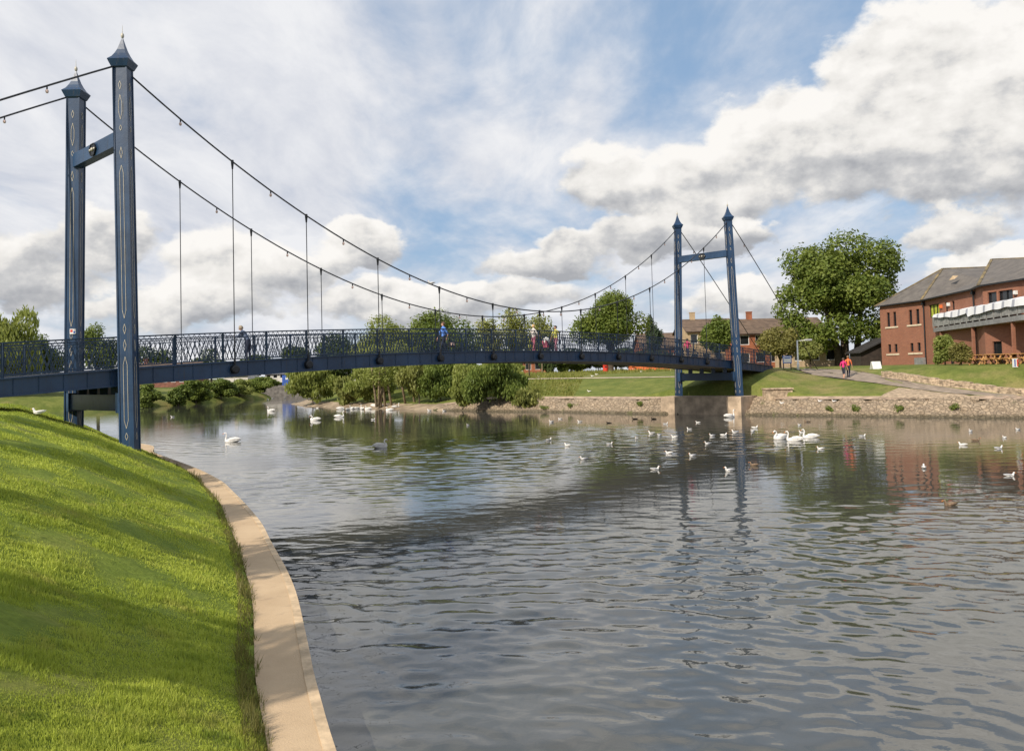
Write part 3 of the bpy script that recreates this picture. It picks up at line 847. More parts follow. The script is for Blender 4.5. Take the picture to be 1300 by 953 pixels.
# white notice on the far leg by the bank
sgn = MB(); c0 = leg_c(0, -1, CAMZ+2.05)+Vector((.08, -HW-.03, 0)); sgn.box(c0, (.24, .02, .20)); c1 = c0+Vector((-.05, -.013, .02)); sgn.box(c1, (.09, .006, .10), m=1); sgn.box(c0+Vector((.06, -.013, -.03)), (.07, .006, .08), m=2)
sgn.build('notice_plate', [M['white_metal'], M['red'], M['sign_blue']], br, BO)
# cables
ZC0, ZC1 = CAMZ+11.286, CAMZ+3.408
def cable_z(tt): return ZC1+(ZC0-ZC1)*(2*tt-1)**2
hang_t = [.0925]+[i/12 for i in range(2, 11)]+[11/12-.004]
for s in (1, -1):
    c = MB(); c.tube([C(tt, s*2.25, cable_z(tt)) for tt in tsteps(.004, .996, 72)], .033, 8); c.build('main_cable', M['cable'], br, BO, smooth=True)
    for sl_, e, sg in ((.62, 0, -1), (.74, 1, 1)):
        Lk = 16.5
        pts = []
        for i in range(17):
            k = Lk*i/16; drop = sl_*k - .012*k*(Lk-k)*.3
            zz_ = ZC0+.18-drop; pts.append(C(e, s*2.25, zz_)+u*(sg*k))
        c = MB(); c.tube(pts, .033, 8); c.build('backstay', M['cable'], br, BO, smooth=True)
    for tt in hang_t:
        h = MB(); top = C(tt, s*2.25, cable_z(tt)); bot = C(tt, s*2.25, zb(tt)+.0)
        h.tube([top-UP*.12, bot], .019, 6)
        ho = h.build('hanger', M['cable'], br, BO)
        k = MB(); k.tube([top+UP*.06, top-UP*.05, top-UP*.30], [.055, .06, .032], 8)
        k.build('cable_clamp', M['dark'], ho, BO)
        a = MB(); ac = C(tt, s*2.25, zb(tt)-.03); a.tube([ac-nv*(.09*s), ac+nv*(.09*s), ac+nv*(.12*s)], [.17, .17, .12], 14); a.tube([ac+UP*.05, ac+UP*.42], .045, 8)
        a.build('anchor_boss', M['dark'], ho, BO)
    allt = [0.0]+hang_t+[1.0]
    for a, b in zip(allt[:-1], allt[1:]):
        tm = (a+b)/2; top = C(tm, s*2.25, cable_z(tm)-.03)
        l = MB(); l.tube([top, top-UP*.10], .028, 6, 0); l.ball(top-UP*.16, .055, 8, 6, 1, (1, 1, 1.3))
        l.build('festoon_lamp', [M['dark'], M['bulb']], br, BO)
    for sg, e in ((-1, 0), (1, 1)):
        k = 2.5; top = C(e, s*2.25, ZC0+.18-(.62 if e == 0 else .74)*k+.012*k*14*.3-.03)+u*(sg*k)
        l = MB(); l.tube([top, top-UP*.10], .028, 6, 0); l.ball(top-UP*.16, .055, 8, 6, 1, (1, 1, 1.3)); l.build('festoon_lamp', [M['dark'], M['bulb']], br, BO)
# pier block under the far pylon, abutments
pb_ = MB()
def pblk(p, t0, t1, s0, s1, z0, z1, tap=0.0):
    p.hexa([C(t0, s0, z0), C(t0, s1, z0), C(t1, s1, z0), C(t1, s0, z0), C(t0+tap, s0+.05, z1), C(t0+tap, s1-.05, z1), C(t1, s1-.05, z1), C(t1, s0+.05, z1)])
pblk(pb_, .968, 1.05, -3.5, 3.5, -1, 1.38, .002)
pb_.build('pier', M['concrete'], br, BO)
ab = MB(); pblk(ab, 1.128, 1.165, -2.4, 2.4, 0, zb(1.14)-.36); pblk(ab, -.30, -.235, -2.6, 2.6, 0, zb(-.24)-.36); ab.build('abutment', M['concrete'], br, BO)

# ------------------------------------------------------------------ vegetation
def leaf_cloud(centers, radii, n, size, flat=1.0, droop=0.0, rng=RNG, shell=.55, elong=1.0):
    """n leaf quads spread through the outer part of many lobes"""
    centers = np.asarray(centers, float); radii = np.asarray(radii, float)
    wgt = radii[:, 0]*radii[:, 2]; wgt = wgt/wgt.sum()
    k = rng.choice(len(centers), n, p=wgt)
    v = rng.normal(size=(n, 3)); v /= np.linalg.norm(v, axis=1)[:, None]
    r = shell+(1-shell)*rng.random(n)**.6
    r *= 1+.10*rng.normal(size=n)
    P = centers[k]+v*radii[k]*r[:, None]
    # group into sprays: pull leaves to nearby spray centres
    nrm_ = v*.7+rng.normal(size=(n, 3))*.55+np.array([0, 0, .45]); nrm_ /= np.linalg.norm(nrm_, axis=1)[:, None]
    ref = rng.normal(size=(n, 3)); a = np.cross(nrm_, ref); a /= np.linalg.norm(a, axis=1)[:, None]
    b = np.cross(nrm_, a)
    if elong > 1.0:
        a = a*.4+np.array([0, 0, -1.0])*.9; a /= np.linalg.norm(a, axis=1)[:, None]; b = np.cross(a, rng.normal(size=(n, 3))); b /= np.linalg.norm(b, axis=1)[:, None]
    sz = size*(.55+.9*rng.random(n))
    a = a*(sz*elong)[:, None]; b = b*(sz*.62)[:, None]
    return np.stack([P-a*.5, P+b*.5-a*.05, P+a*.5, P-b*.5+a*.05], 1)
def crown_lobes(rx, ry, rz, zc, n, rng, lr=(.30, .46), ground=False):
    c, r = [], []
    for i in range(n):
        v = rng.normal(size=3); v /= np.linalg.norm(v)
        if v[2] < -.55 and not ground: v[2] *= .4
        if ground and v[2] < -.2: v[0] *= 1.15; v[1] *= 1.15
        q = rng.uniform(.45, .82)
        s = rng.uniform(*lr)
        c.append((v[0]*rx*q, v[1]*ry*q, zc+v[2]*rz*q)); r.append((rx*s, ry*s, rz*s*.85))
    c.append((0, 0, zc)); r.append((rx*.55, ry*.55, rz*.6))
    return c, r
def trunk_mesh(h, r, top, rng, nl=6, spread=2.0, n=9):
    m = MB()
    pts = [(0, 0, -.3), (.0, 0, h*.1), (rng.uniform(-.1, .1)*h*.2, rng.uniform(-.1, .1)*h*.2, h*.6), (rng.uniform(-.1, .1)*h*.3, rng.uniform(-.1, .1)*h*.3, h), (0, 0, top)]
    m.tube(pts, [r*1.35, r, r*.85, r*.7, r*.12], n)
    for i in range(nl):
        a = 2*PI*i/nl+rng.uniform(-.4, .4); z = h*rng.uniform(.75, 1.15); e = spread*rng.uniform(.6, 1)
        m.tube([(0, 0, z), (math.cos(a)*e*.4, math.sin(a)*e*.4, z+(top-h)*.3), (math.cos(a)*e, math.sin(a)*e, z+(top-h)*rng.uniform(.45, .8))], [r*.5, r*.33, r*.08], 6)
    return m
def make_tree(name, label, cat, base, rx, ry, h, clear, leafm, nleaf, size, seed, group=None, lobes=22, bark='bark', tr=.3, elong=1.0, lr=(.30, .46), shell=.55, leafname='crown', stemname='trunk', extra=None):
    rng = np.random.default_rng(seed)
    e = empty(name, base, label, cat, group)
    rz_ = (h-clear)/2; zc = clear+rz_
    c, r = crown_lobes(rx, ry, rz_, zc, lobes, rng, lr, clear < .3)
    if extra: 
        for (p, q) in extra: c.append(p); r.append(q)
    V = leaf_cloud(c, r, nleaf, size, rng=rng, elong=elong, shell=shell)
    V[:, :, 2] = np.maximum(V[:, :, 2], .05)
    np_mesh(leafname, V, 4, leafm, e)
    trunk_mesh(max(clear*1.2, h*.25), tr, h*.8, rng, 7, rx*.55).build(stemname, M[bark], e, smooth=True)
    return e
LM = {}
LM['deep'] = leaf_mat('leaves_deep', (.075, .12, .02), (.215, .255, .052))
LM['mid'] = leaf_mat('leaves_mid', (.08, .125, .024), (.205, .25, .055))
LM['olive'] = leaf_mat('leaves_olive', (.15, .18, .045), (.33, .335, .105))
LM['yellow'] = leaf_mat('leaves_yellow', (.14, .14, .035), (.27, .24, .075))
LM['willow'] = leaf_mat('leaves_willow', (.16, .20, .042), (.37, .40, .125), .4)
LM['dark'] = leaf_mat('leaves_dark', (.04, .07, .022), (.11, .145, .045))
LM['blue'] = leaf_mat('leaves_conifer', (.04, .07, .035), (.09, .12, .065))
def at(px, Y, zf=None):
    p = W(px, 440, Y); z = (rz1(p.x, p.y) if zf is None else zf(p.x, p.y)); return Vector((p.x, p.y, z))
def htop(px, py, Y, base): return W(px, py, Y).z-base.z
def tree_px(name, label, cat, x0, x1, ytop, Y, leaf, nleaf, size, seed, clear=.15, zf=None, **kw):
    b = at((x0+x1)/2, Y, zf); h = htop((x0+x1)/2, ytop, Y, b); rx = (x1-x0)/2*Y/FPX
    kw.setdefault('ry', rx*.9); ry = kw.pop('ry')
    return make_tree(name, label, cat, b, rx, ry, h, h*clear, LM[leaf], nleaf, size, seed, **kw)
# the great tree beside the pub
b = at(1072, 96)
h = htop(1072, 287, 96, b)
big = make_tree('broadleaf_tree', 'huge spreading dark green tree in front of the brick pub gable', 'tree', b, 7.0, 6.6, h, h*.16, LM['deep'], 46000, .36, 5, lobes=44, tr=.55, shell=.5, lr=(.17, .36),
          extra=[((.6, -.5, h*.84), (3.0, 2.6, 2.0)), ((-6.4, -.5, h*.40), (2.0, 1.9, 1.7)), ((-7.0, -.8, h*.52), (1.3, 1.3, 1.1)), ((5.8, 0, h*.72), (1.7, 1.6, 1.3)), ((4.6, -1, h*.24), (2.4, 2, 1.7)), ((-3.6, -1, h*.20), (2.6, 2.2, 1.7)), ((-5.4, -1, h*.26), (1.9, 1.8, 1.5)), ((0.6, -2, h*.24), (2.2, 2, 1.4)), ((2.6, -2, h*.3), (2.4, 2, 1.6)), ((-4.6, -2, h*.19), (2.2, 1.8, 1.4)), ((-2.0, -3, h*.27), (2.4, 2, 1.6)), ((3.6, -3, h*.19), (1.8, 1.6, 1.3)), ((-6.2, -1.5, h*.30), (1.6, 1.5, 1.3))])
st2 = MB(); st2.tube([(-.8, -.3, -.4), (-.9, -.3, 1.5), (-1.6, -.2, h*.3), (-2.6, 0, h*.55)], [.5, .42, .36, .1], 9); st2.build('trunk', M['bark'], big, smooth=True)
st2 = MB(); st2.tube([(1.3, -.4, -.4), (1.3, -.4, 1.5), (1.8, -.2, h*.3), (2.6, 0, h*.55)], [.5, .4, .32, .1], 9); st2.build('trunk', M['bark'], big, smooth=True)
tree_px('broadleaf_tree', 'rounded deep green tree rising above the deck left of the far pylon', 'tree', 728, 822, 368, 118, 'deep', 22000, .36, 21, lobes=26, tr=.4)
tree_px('broadleaf_tree', 'small round bright green tree framed between the far pylon legs', 'tree', 888, 932, 398, 98, 'mid', 9000, .30, 22, tr=.2)
tree_px('conifer_tree', 'slim grey green conifer right of the rounded tree above the deck', 'tree', 820, 842, 394, 128, 'blue', 5000, .30, 23, lobes=14, tr=.2)
tree_px('small_tree', 'loose olive tree left of the big round tree in a pair above the walkers', 'tree', 664, 712, 394, 125, 'olive', 6000, .34, 24, tr=.2)
tree_px('small_tree', 'thin pale olive tree at the low point of the cables', 'tree', 630, 676, 389, 128, 'olive', 5000, .34, 25, tr=.2)
tree_px('small_tree', 'low olive tree peeping over the handrail right of the man in blue', 'tree', 602, 644, 400, 122, 'olive', 4500, .34, 26, tr=.2)
tree_px('broadleaf_tree', 'dark green leafy tree behind the man in blue on the bridge', 'tree', 506, 612, 388, 108, 'mid', 22000, .32, 27, clear=.0, tr=.3)
tree_px('broadleaf_tree', 'yellow green bushy tree above the deck left of the man in blue', 'tree', 450, 534, 395, 104, 'willow', 18000, .30, 28, clear=.0, tr=.3)
tree_px('broadleaf_tree', 'dark low tree behind the railing left of the yellow green tree', 'tree', 388, 466, 416, 125, 'dark', 11000, .36, 29, clear=.0, tr=.3)
tree_px('shrub', 'yellowish loose shrub at the end of the bridge under the huge tree', 'shrub', 962, 1018, 412, 80, 'yellow', 9000, .22, 31, clear=.12, tr=.12, stemname='stem', leafname='foliage')
tree_px('shrub', 'second yellow olive shrub just right of the white lamp post', 'shrub', 1012, 1044, 428, 84, 'olive', 4500, .22, 32, clear=.1, tr=.1, stemname='stem', leafname='foliage')
tree_px('shrub', 'green climbing shrub under the pub balcony beside the picnic tables', 'shrub', 1184, 1214, 424, 64, 'willow', 5500, .17, 33, clear=.02, tr=.06, stemname='stem', leafname='foliage')
tree_px('shrub', 'brownish dry shrub between the green shrub and the picnic tables', 'shrub', 1206, 1233, 433, 61.5, 'yellow', 3600, .15, 34, clear=.02, tr=.05, stemname='stem', leafname='foliage')
# riverside thicket on the spit
GRP = 'bushes along the river spit'
sp = [('willow_bush', 'dense willow bush at the tip of the spit under the bridge', 364, 428, 458, 104, 'willow', 16000, .26),
      ('willow_bush', 'small rounded bush just right of the spit tip', 420, 456, 476, 97, 'olive', 8000, .24),
      ('willow_bush', 'wide bright bush behind the resting swans', 438, 500, 460, 95.5, 'willow', 14000, .26),
      ('willow_bush', 'tall olive bush right of the bare willow stems', 506, 556, 450, 88, 'olive', 14000, .24),
      ('willow_bush', 'darker bush at the right edge of the bare stems', 528, 588, 454, 87, 'mid', 13000, .24),
      ('willow_bush', 'rounded green bush in the middle of the spit under the deck', 564, 622, 456, 80.6, 'willow', 14000, .22),
      ('willow_bush', 'leafy riverside bush hanging over the water left of the stone bank', 588, 676, 444, 77.2, 'mid', 22000, .21),
      ('willow_bush', 'bush behind the wide bright bush left of the bare willow', 440, 500, 452, 110, 'mid', 9000, .3),
      ('willow_bush', 'bush directly behind the bare willow stems', 484, 548, 452, 104, 'olive', 9000, .28),
      ('willow_bush', 'bush behind the thicket below the man in blue', 540, 610, 452, 98, 'mid', 9000, .28),
      ('willow_bush', 'bush at the back of the thicket left of the lawn', 604, 668, 454, 92, 'willow', 8000, .26),
      ('willow_bush', 'low trailing bush right of the leafy riverside bush', 646, 690, 488, 75.7, 'olive', 5000, .2)]
for i, (nm, lb_, x0, x1, yt, Y, lf, n_, sz) in enumerate(sp):
    tree_px(nm, lb_, 'bush', x0, x1, yt, Y, lf, int(n_*.72), sz, 60+i, zf=(lambda x, y, lb_=lb_: .12 if ('leafy' in lb_ or 'trailing' in lb_ or 'middle of the spit' in lb_) else rz1(x, y)), clear=.0, group=GRP, tr=.08, lobes=22, lr=(.16, .42), shell=.3, elong=1.5, leafname='foliage', stemname='stem')
# bare willow with pale leaning stems
b = at(492, 90)
e = empty('willow_tree', b, 'bare stemmed willow with pale leaning trunks beside the resting swans', 'tree')
rng = np.random.default_rng(77); tm = MB()
for (x0, x1) in ((478, 470), (481, 484), (489, 487), (497, 482), (515, 505), (527, 513), (483, 492)):
    a = W(x0, 512, 90)-b; c_ = W(x1, 450, 90+rng.uniform(-1, 2))-b
    a.z = 0
    mid = (a+c_)/2+Vector((rng.uniform(-.3, .3), rng.uniform(-.3, .3), 0))
    tm.tube([a, mid, c_], [.15, .12, .07], 7)
tm.build('trunk', M['pale_bark'], e, smooth=True)
cc = [(rng.uniform(-2.6, 2.6), rng.uniform(-1.2, 1.5), rng.uniform(2.6, 6.5)) for _ in range(20)]
np_mesh('crown', leaf_cloud(cc, [(1.1, 1.0, .8)]*20, 6500, .22, rng=rng), 4, LM['willow'], e)
# far left bank
zf = far_z
tree_px('willow_tree', 'weeping willow at the far left edge behind the bridge approach', 'tree', -30, 46, 386, 112, 'willow', 15000, .30, 41, zf=zf, clear=.02, elong=2.2, tr=.3)
tree_px('broadleaf_tree', 'dark tree behind the approach railing right of the weeping willow', 'tree', 34, 82, 424, 118, 'mid', 7000, .32, 42, zf=zf, tr=.25)
tree_px('broadleaf_tree', 'leafy tree seen between the two near pylon legs', 'tree', 96, 152, 408, 122, 'mid', 9000, .32, 43, zf=zf, tr=.25)
lb3 = [('bush', 'round bush right beside the near pylon leg on the far bank', 168, 202, 482, 116, 'mid', 3500), ('bush', 'small bush in front of the red brick terrace', 214, 238, 486, 120, 'mid', 2600),
       ('bush', 'tall dark bush right of the red brick terrace', 232, 264, 478, 126, 'deep', 4200), ('bush', 'round dark bush in the middle of the far bank row', 264, 296, 478, 134, 'mid', 4200),
       ('bush', 'yellow green bush in the far bank row', 290, 316, 480, 140, 'willow', 3200), ('bush', 'last round dark bush of the far bank row beside the quay wall', 312, 347, 476, 148, 'deep', 4200)]
for i, (nm, l_, x0, x1, yt, Y, lf, n_) in enumerate(lb3):
    tree_px(nm, l_, 'bush', x0-6, x1+6, yt, Y, lf, n_*2, .30, 90+i, zf=zf, clear=.0, group='bushes along the far bank', tr=.1, lobes=20, lr=(.18, .42), shell=.4, leafname='foliage', stemname='stem')
# low dark trees far beyond, seen through the railing
fx = [(168, 232, 438), (236, 300, 444), (300, 352, 442), (350, 400, 436)]
for i, (x0, x1, yt) in enumerate(fx):
    lab = ['distant dark tree behind the railing right of the near pylon', 'distant low tree behind the railing left of the leaning man', 'distant tree behind the railing at the leaning man', 'distant dark tree behind the railing right of the leaning man'][i]
    b = at((x0+x1)/2, 235, lambda x, y: 3.0); h = htop((x0+x1)/2, yt, 235, b); rx = (x1-x0)/2*235/FPX
    make_tree('distant_tree', lab, 'tree', b, rx, rx*.7, h, .5, LM['dark'], 3500, .7, 120+i, group='distant trees beyond the river', lobes=12, tr=.3)
for i, (x0, x1, yt, lab) in enumerate([(628, 700, 440, 'far dark tree mass behind the lawn at the middle of the bridge'), (690, 760, 443, 'far dark tree behind the middle of the lawn hedge'), (750, 812, 441, 'far dark tree behind the rounded tree above the deck')]):
    b = at((x0+x1)/2, 175); h = htop((x0+x1)/2, yt, 175, b); rx = (x1-x0)/2*175/FPX
    make_tree('distant_tree', lab, 'tree', b, rx, rx*.6, h, .3, LM['dark'], 4000, .6, 160+i, group='distant trees beyond the lawn', lobes=12, tr=.3)
# hedge line behind the far lawn
for i, (x0, x1, yt, Y, lf, lab) in enumerate([(680, 708, 446, 118, 'dark', 'dark clipped shrub at the left end of the lawn hedge'), (694, 734, 446, 121, 'mid', 'rounded bright shrub in the lawn hedge'), (718, 756, 445, 124, 'deep', 'middle dark shrub of the lawn hedge left of the red bin'),
                              (738, 780, 446, 126, 'deep', 'dark shrub directly behind the red bin'), (764, 812, 446, 128, 'mid', 'dark shrub between the red bin and orange barrier'), (794, 872, 444, 136, 'dark', 'long dark shrub behind the orange barrier')]):
    tree_px('hedge_shrub', lab, 'shrub', x0, x1, yt, Y, lf, 5000, .32, 140+i, clear=0, group='hedge shrubs behind the lawn', tr=.08, lobes=9, leafname='foliage', stemname='stem')
# weeds on the stone bank
wd = [(695, 518, 18, 'long weed clump on the stone bank left of the round weed'), (727, 516, 14, 'round weed clump on the stone bank under the deck'), (811, 514, 8, 'narrow weed tuft on the stone bank left of the pylon'),
      (1052, 521, 9, 'weed tuft on the stone bank right of the pylon'), (1088, 520, 12, 'wider weed tuft on the stone bank below the stone ramp'), (1140, 520, 10, 'weed tuft on the stone bank below the pub path'), (1210, 519, 10, 'right hand weed tuft on the stone bank')]
for i, (x, y, wpx, lab) in enumerate(wd):
    p = onright(x, y); rng = np.random.default_rng(200+i); r = wpx/2*p.y/FPX*.85
    e = empty('weed_clump', p, lab, 'weed', 'weed clumps on the stone bank')
    cc = [(rng.uniform(-r, r), rng.uniform(-.2, .2), rng.uniform(.0, .22)) for _ in range(7)]
    np_mesh('leaves', leaf_cloud(cc, [(r*.5, .3, .16)]*7, 330, .11, rng=rng), 4, LM['mid'], e)
# trees on the near bank, behind and left of the viewer, that shade the grass
for i, (x, y, rx, h, cl) in enumerate([(-12.3, 6.2, 1.9, 9.6, .35), (-15.2, 11.2, 1.6, 9.2, .42), (-10.9, .4, 1.3, 9.2, .45), (-19.5, 16.0, 2.0, 9.6, .4)]):
    make_tree('bank_tree', ['slender green tree on the near mound shading the middle of the grass', 'narrow green tree on the near mound shading the upper grass', 'green tree on the near mound beside the camera', 'green tree on the near mound beside the bridge approach'][i], 'tree',
              Vector((x, y, 3.1)), rx, rx, h, h*cl, LM['mid'], 1700, .24, 300+i, group='trees on the near mound', tr=.25, lobes=14)

# ------------------------------------------------------------------ brick pub
def brick_mat():
    m, t, b = new_mat('red_brick')
    co = t.n('ShaderNodeTexCoord').outputs['Object']
    sp_x = t.n('ShaderNodeSeparateXYZ', i0=co)
    uv = t.n('ShaderNodeCombineXYZ', i0=t.math('ADD', sp_x.outputs[0], sp_x.outputs[1]), i1=sp_x.outputs[2])
    bt = t.n('ShaderNodeTexBrick', Vector=uv, Color1=(.325, .118, .064), Color2=(.225, .08, .047), Mortar=(.30, .20, .14))
    bt.inputs['Scale'].default_value = 1.0; bt.inputs['Brick Width'].default_value = .23; bt.inputs['Row Height'].default_value = .075; bt.inputs['Mortar Size'].default_value = .008
    n = t.sstep(t.noise(co, .8, 6, .65), .3, .7)
    col = t.mix(t.math('MULTIPLY', n, .45), bt.outputs['Color'], (.22, .085, .05))
    t.inp(b, 'Base Color', col); b.inputs['Roughness'].default_value = .9
    return m
M['brick'] = brick_mat()
def slate_mat():
    m, t, b = new_mat('slate_roof')
    co = t.n('ShaderNodeTexCoord').outputs['Object']
    sp_x = t.n('ShaderNodeSeparateXYZ', i0=co)
    row = t.math('FRACT', t.math('MULTIPLY', sp_x.outputs[2], 6.0))
    n = t.sstep(t.noise(co, 1.2, 6, .7), .3, .7)
    col = t.mix(n, (.10, .088, .078), (.165, .145, .125))
    col = t.mix(t.math('MULTIPLY', t.sstep(row, .8, 1.0), .4), col, (.05, .045, .042))
    li = t.sstep(t.noise(co, .45, 5, .7), .64, .74)
    col = t.mix(t.math('MULTIPLY', li, .5), col, (.30, .22, .07))
    t.inp(b, 'Base Color', col); b.inputs['Roughness'].default_value = .75
    return m
M['slate'] = slate_mat()
M['lichen'] = mat('lichen_tiles', (.26, .17, .06), .9, .4, 3)
PA, PBp, PC, PD, PE, PFf = [np.array(p) for p in ((39.4, 87), (40.7, 80), (39.4, 69), (38.3, 66), (38.9, 62), (39.6, 48))]
pub = empty('brick_pub', (PBp[0], PBp[1], 3.1), 'two storey red brick riverside pub with slate roof and draped balcony', 'pub building')
PO = (PBp[0], PBp[1], 3.1)
Z0, ZE = 2.4, 9.75
def wall_open(m, P, Q, z0, z1, ops, depth=.22, rev=0):
    """wall face from P to Q (outside on the left of P->Q reversed) with real openings; returns opening corner frames"""
    P = np.array(P, float); Q = np.array(Q, float); L = np.linalg.norm(Q-P); d_ = (Q-P)/L; inn_ = np.array([-d_[1], d_[0]])
    if rev: inn_ = -inn_
    xs = sorted(set([0, L]+[o[0] for o in ops]+[o[1] for o in ops])); zs = sorted(set([z0, z1]+[o[2] for o in ops]+[o[3] for o in ops]))
    def pt(x, z, k=0): q = P+d_*x+inn_*k; return (q[0], q[1], z)
    for xa, xb in zip(xs[:-1], xs[1:]):
        for za, zb_ in zip(zs[:-1], zs[1:]):
            xm, zm = (xa+xb)/2, (za+zb_)/2
            if any(o[0] < xm < o[1] and o[2] < zm < o[3] for o in ops): continue
            m.quad(pt(xa, za), pt(xb, za), pt(xb, zb_), pt(xa, zb_))
    res = []
    for o in ops:
        x0, x1, a, b_ = o[:4]
        m.quad(pt(x0, a), pt(x0, b_), pt(x0, b_, depth), pt(x0, a, depth)); m.quad(pt(x1, a), pt(x1, b_), pt(x1, b_, depth), pt(x1, a, depth))
        m.quad(pt(x0, b_), pt(x1, b_), pt(x1, b_, depth), pt(x0, b_, depth)); m.quad(pt(x0, a), pt(x1, a), pt(x1, a, depth), pt(x0, a, depth))
        res.append(pt)
    return pt
walls = MB()
LAB = np.linalg.norm(PBp-PA)
opsA = []
for f in (.19, .335, .685, .835):
    x = f*LAB
    opsA.append((x-.25, x+.25, ZE-2.35, ZE-.85)); opsA.append((x-.24, x+.24, ZE-5.05, ZE-4.2))
ptA = wall_open(walls, PA, PBp, Z0, ZE, opsA)
LBC = np.linalg.norm(PC-PBp)
opsB = [(.9, 3.4, ZE-1.9, ZE-.65), (4.7, 5.3, ZE-2.0, ZE-.7), (6.2, 6.8, ZE-2.0, ZE-.7), (5.2, 6.2, 3.0, 5.2)]
ptB = wall_open(walls, PBp, PC, Z0, ZE, opsB)
ptC = wall_open(walls, PC, PD, Z0, ZE, [])
LDE = np.linalg.norm(PE-PD)
opsD = [(.5, 1.5, ZE-2.3, ZE-.7), (1.7, 3.2, ZE-2.3, ZE-.7), (.8, 1.8, 3.0, 5.1)]
ptD = wall_open(walls, PD, PE, Z0, ZE, opsD)
opsE = [(.8, 2.0, ZE-2.3, ZE-.7), (3.2, 5, ZE-2.3, ZE-.7), (1.5, 2.5, 3.0, 5.1)]
ptE = wall_open(walls, PE, PFf, Z0, ZE, opsE)
for a, b in (((39.6, 48), (56, 48)), ((56, 48), (56, 92)), ((56, 92), (39.4, 87))): wall_open(walls, a, b, Z0, ZE, [])
walls.build('wall', M['brick'], pub, PO)
lit = mat('curtain_green', (.42, .46, .05), .7, .3, 2)
for pt_, ops in ((ptA, opsA), (ptB, opsB), (ptD, opsD), (ptE, opsE)):
    for o in ops:
        x0, x1, a, b_ = o[:4]
        wf = MB()
        for (xa, xb, za, zb_) in ((x0, x0+.06, a, b_), (x1-.06, x1, a, b_), (x0+.06, x1-.06, b_-.06, b_), (x0+.06, x1-.06, a, a+.06)):
            wf.hexa([pt_(xa, za, .12), pt_(xb, za, .12), pt_(xb, za, .19), pt_(xa, za, .19), pt_(xa, zb_, .12), pt_(xb, zb_, .12), pt_(xb, zb_, .19), pt_(xa, zb_, .19)])
        nm = max(0, int((x1-x0)/.7))
        for k in range(1, nm):
            xm = x0+(x1-x0)*k/nm
            wf.hexa([pt_(xm-.025, a+.06, .12), pt_(xm+.025, a+.06, .12), pt_(xm+.025, a+.06, .19), pt_(xm-.025, a+.06, .19), pt_(xm-.025, b_-.06, .12), pt_(xm+.025, b_-.06, .12), pt_(xm+.025, b_-.06, .19), pt_(xm-.025, b_-.06, .19)])
        wo = wf.build('window', M['dark'], pub, PO)
        g = MB(); g.quad(pt_(x0, a, .2), pt_(x1, a, .2), pt_(x1, b_, .2), pt_(x0, b_, .2))
        yl = (o is opsB[0])
        g.build('pane', lit if yl else M['glass'], wo, PO)
for x0, x1 in ((.12*LAB, .41*LAB), (.61*LAB, .91*LAB)):
    for z in (ZE-2.42, ZE-5.25):
        s = MB(); s.hexa([ptA(x0, z-.1, -.07), ptA(x1, z-.1, -.07), ptA(x1, z-.1, -.003), ptA(x0, z-.1, -.003), ptA(x0, z+.06, -.07), ptA(x1, z+.06, -.07), ptA(x1, z+.06, -.003), ptA(x0, z+.06, -.003)])
        s.build('sill', M['cream'], pub, PO)
# roof
rf = MB()
OV = .35
def e3(p, dx=-OV, z=ZE-.05): return (p[0]+dx, p[1], z)
R1 = (44.6, 83.8, 13.15); R2 = (50.5, 83.2, 13.15); S1 = (43.6, 73.5, 12.7); S2 = (50, 72.6, 12.7)
eA, eB, eC, eD, eE, eF = [e3(p) for p in (PA, PBp, PC, PD, PE, PFf)]
eA = (eA[0], eA[1]+.5, eA[2])
rf.poly([eA, eB, R1]); rf.poly([eB, eC, (44.5, 76.5, 11.2), R1]); rf.poly([R1, (44.5, 76.5, 11.2), (50.5, 77, 11.6), R2]); rf.poly([eA, R1, R2, (56.3, 92.4, ZE-.05)]); rf.poly([R2, (56.3, 77, ZE-.05), (56.3, 92.4, ZE-.05)])
rf.poly([eC, eD, S1, (44.5, 76.5, 11.2)]); rf.poly([eD, eE, S1]); rf.poly([eE, eF, (45.5, 52, 12.7), S2, S1]); rf.poly([eF, (56.3, 47.5, ZE-.05), (45.5, 52, 12.7)]); rf.poly([S1, S2, (50.5, 77, 11.6), (44.5, 76.5, 11.2)]); rf.poly([S2, (45.5, 52, 12.7), (56.3, 47.5, ZE-.05), (56.3, 77, ZE-.05)])
rfo = rf.build('roof', M['slate'], pub, PO)
ridge_m = mat('ridge_clay', (.13, .11, .085), .9, .5, 1.2, col2=(.27, .20, .09))
for a, b in ((eA, R1), (eB, R1), (eD, S1), (R1, R2), (S1, S2)):
    hr = MB(); hr.bar(Vector(a)+UP*.03, Vector(b)+UP*.03, .22, .1); hr.build('ridge_tile', ridge_m, rfo, PO)
gt = MB()
for a, b in ((eA, eB), (eB, eC), (eC, eD), (eD, eE), (eE, eF)): gt.bar(Vector(a)-UP*.05, Vector(b)-UP*.05, .14, .12)
gt.build('gutter', M['dark'], rfo, PO)
vt = MB(); q = Vector((43.0, 78.9, 11.62)); qa, qb, qc, qd = q+Vector((-.2, .45, -.1)), q+Vector((-.16, -.45, -.1)), q+Vector((-.05, 0, .28)), q+Vector((.5, 0, .28))
vt.poly([qa, qb, qc]); vt.poly([qb, qd, qc]); vt.poly([qa, qc, qd])
vt.build('roof_vent', M['tan_wall'], rfo, PO)
for P_ in (PBp, PC):
    dp = MB(); dp.tube([(P_[0]-.12, P_[1]+.1, Z0), (P_[0]-.12, P_[1]+.1, ZE-.3), (P_[0]-.3, P_[1]+.1, ZE-.1)], .07, 8); dp.box((P_[0]-.15, P_[1]+.1, ZE-.4), (.28, .28, .25)); dp.build('downpipe', M['dark'], pub, PO)
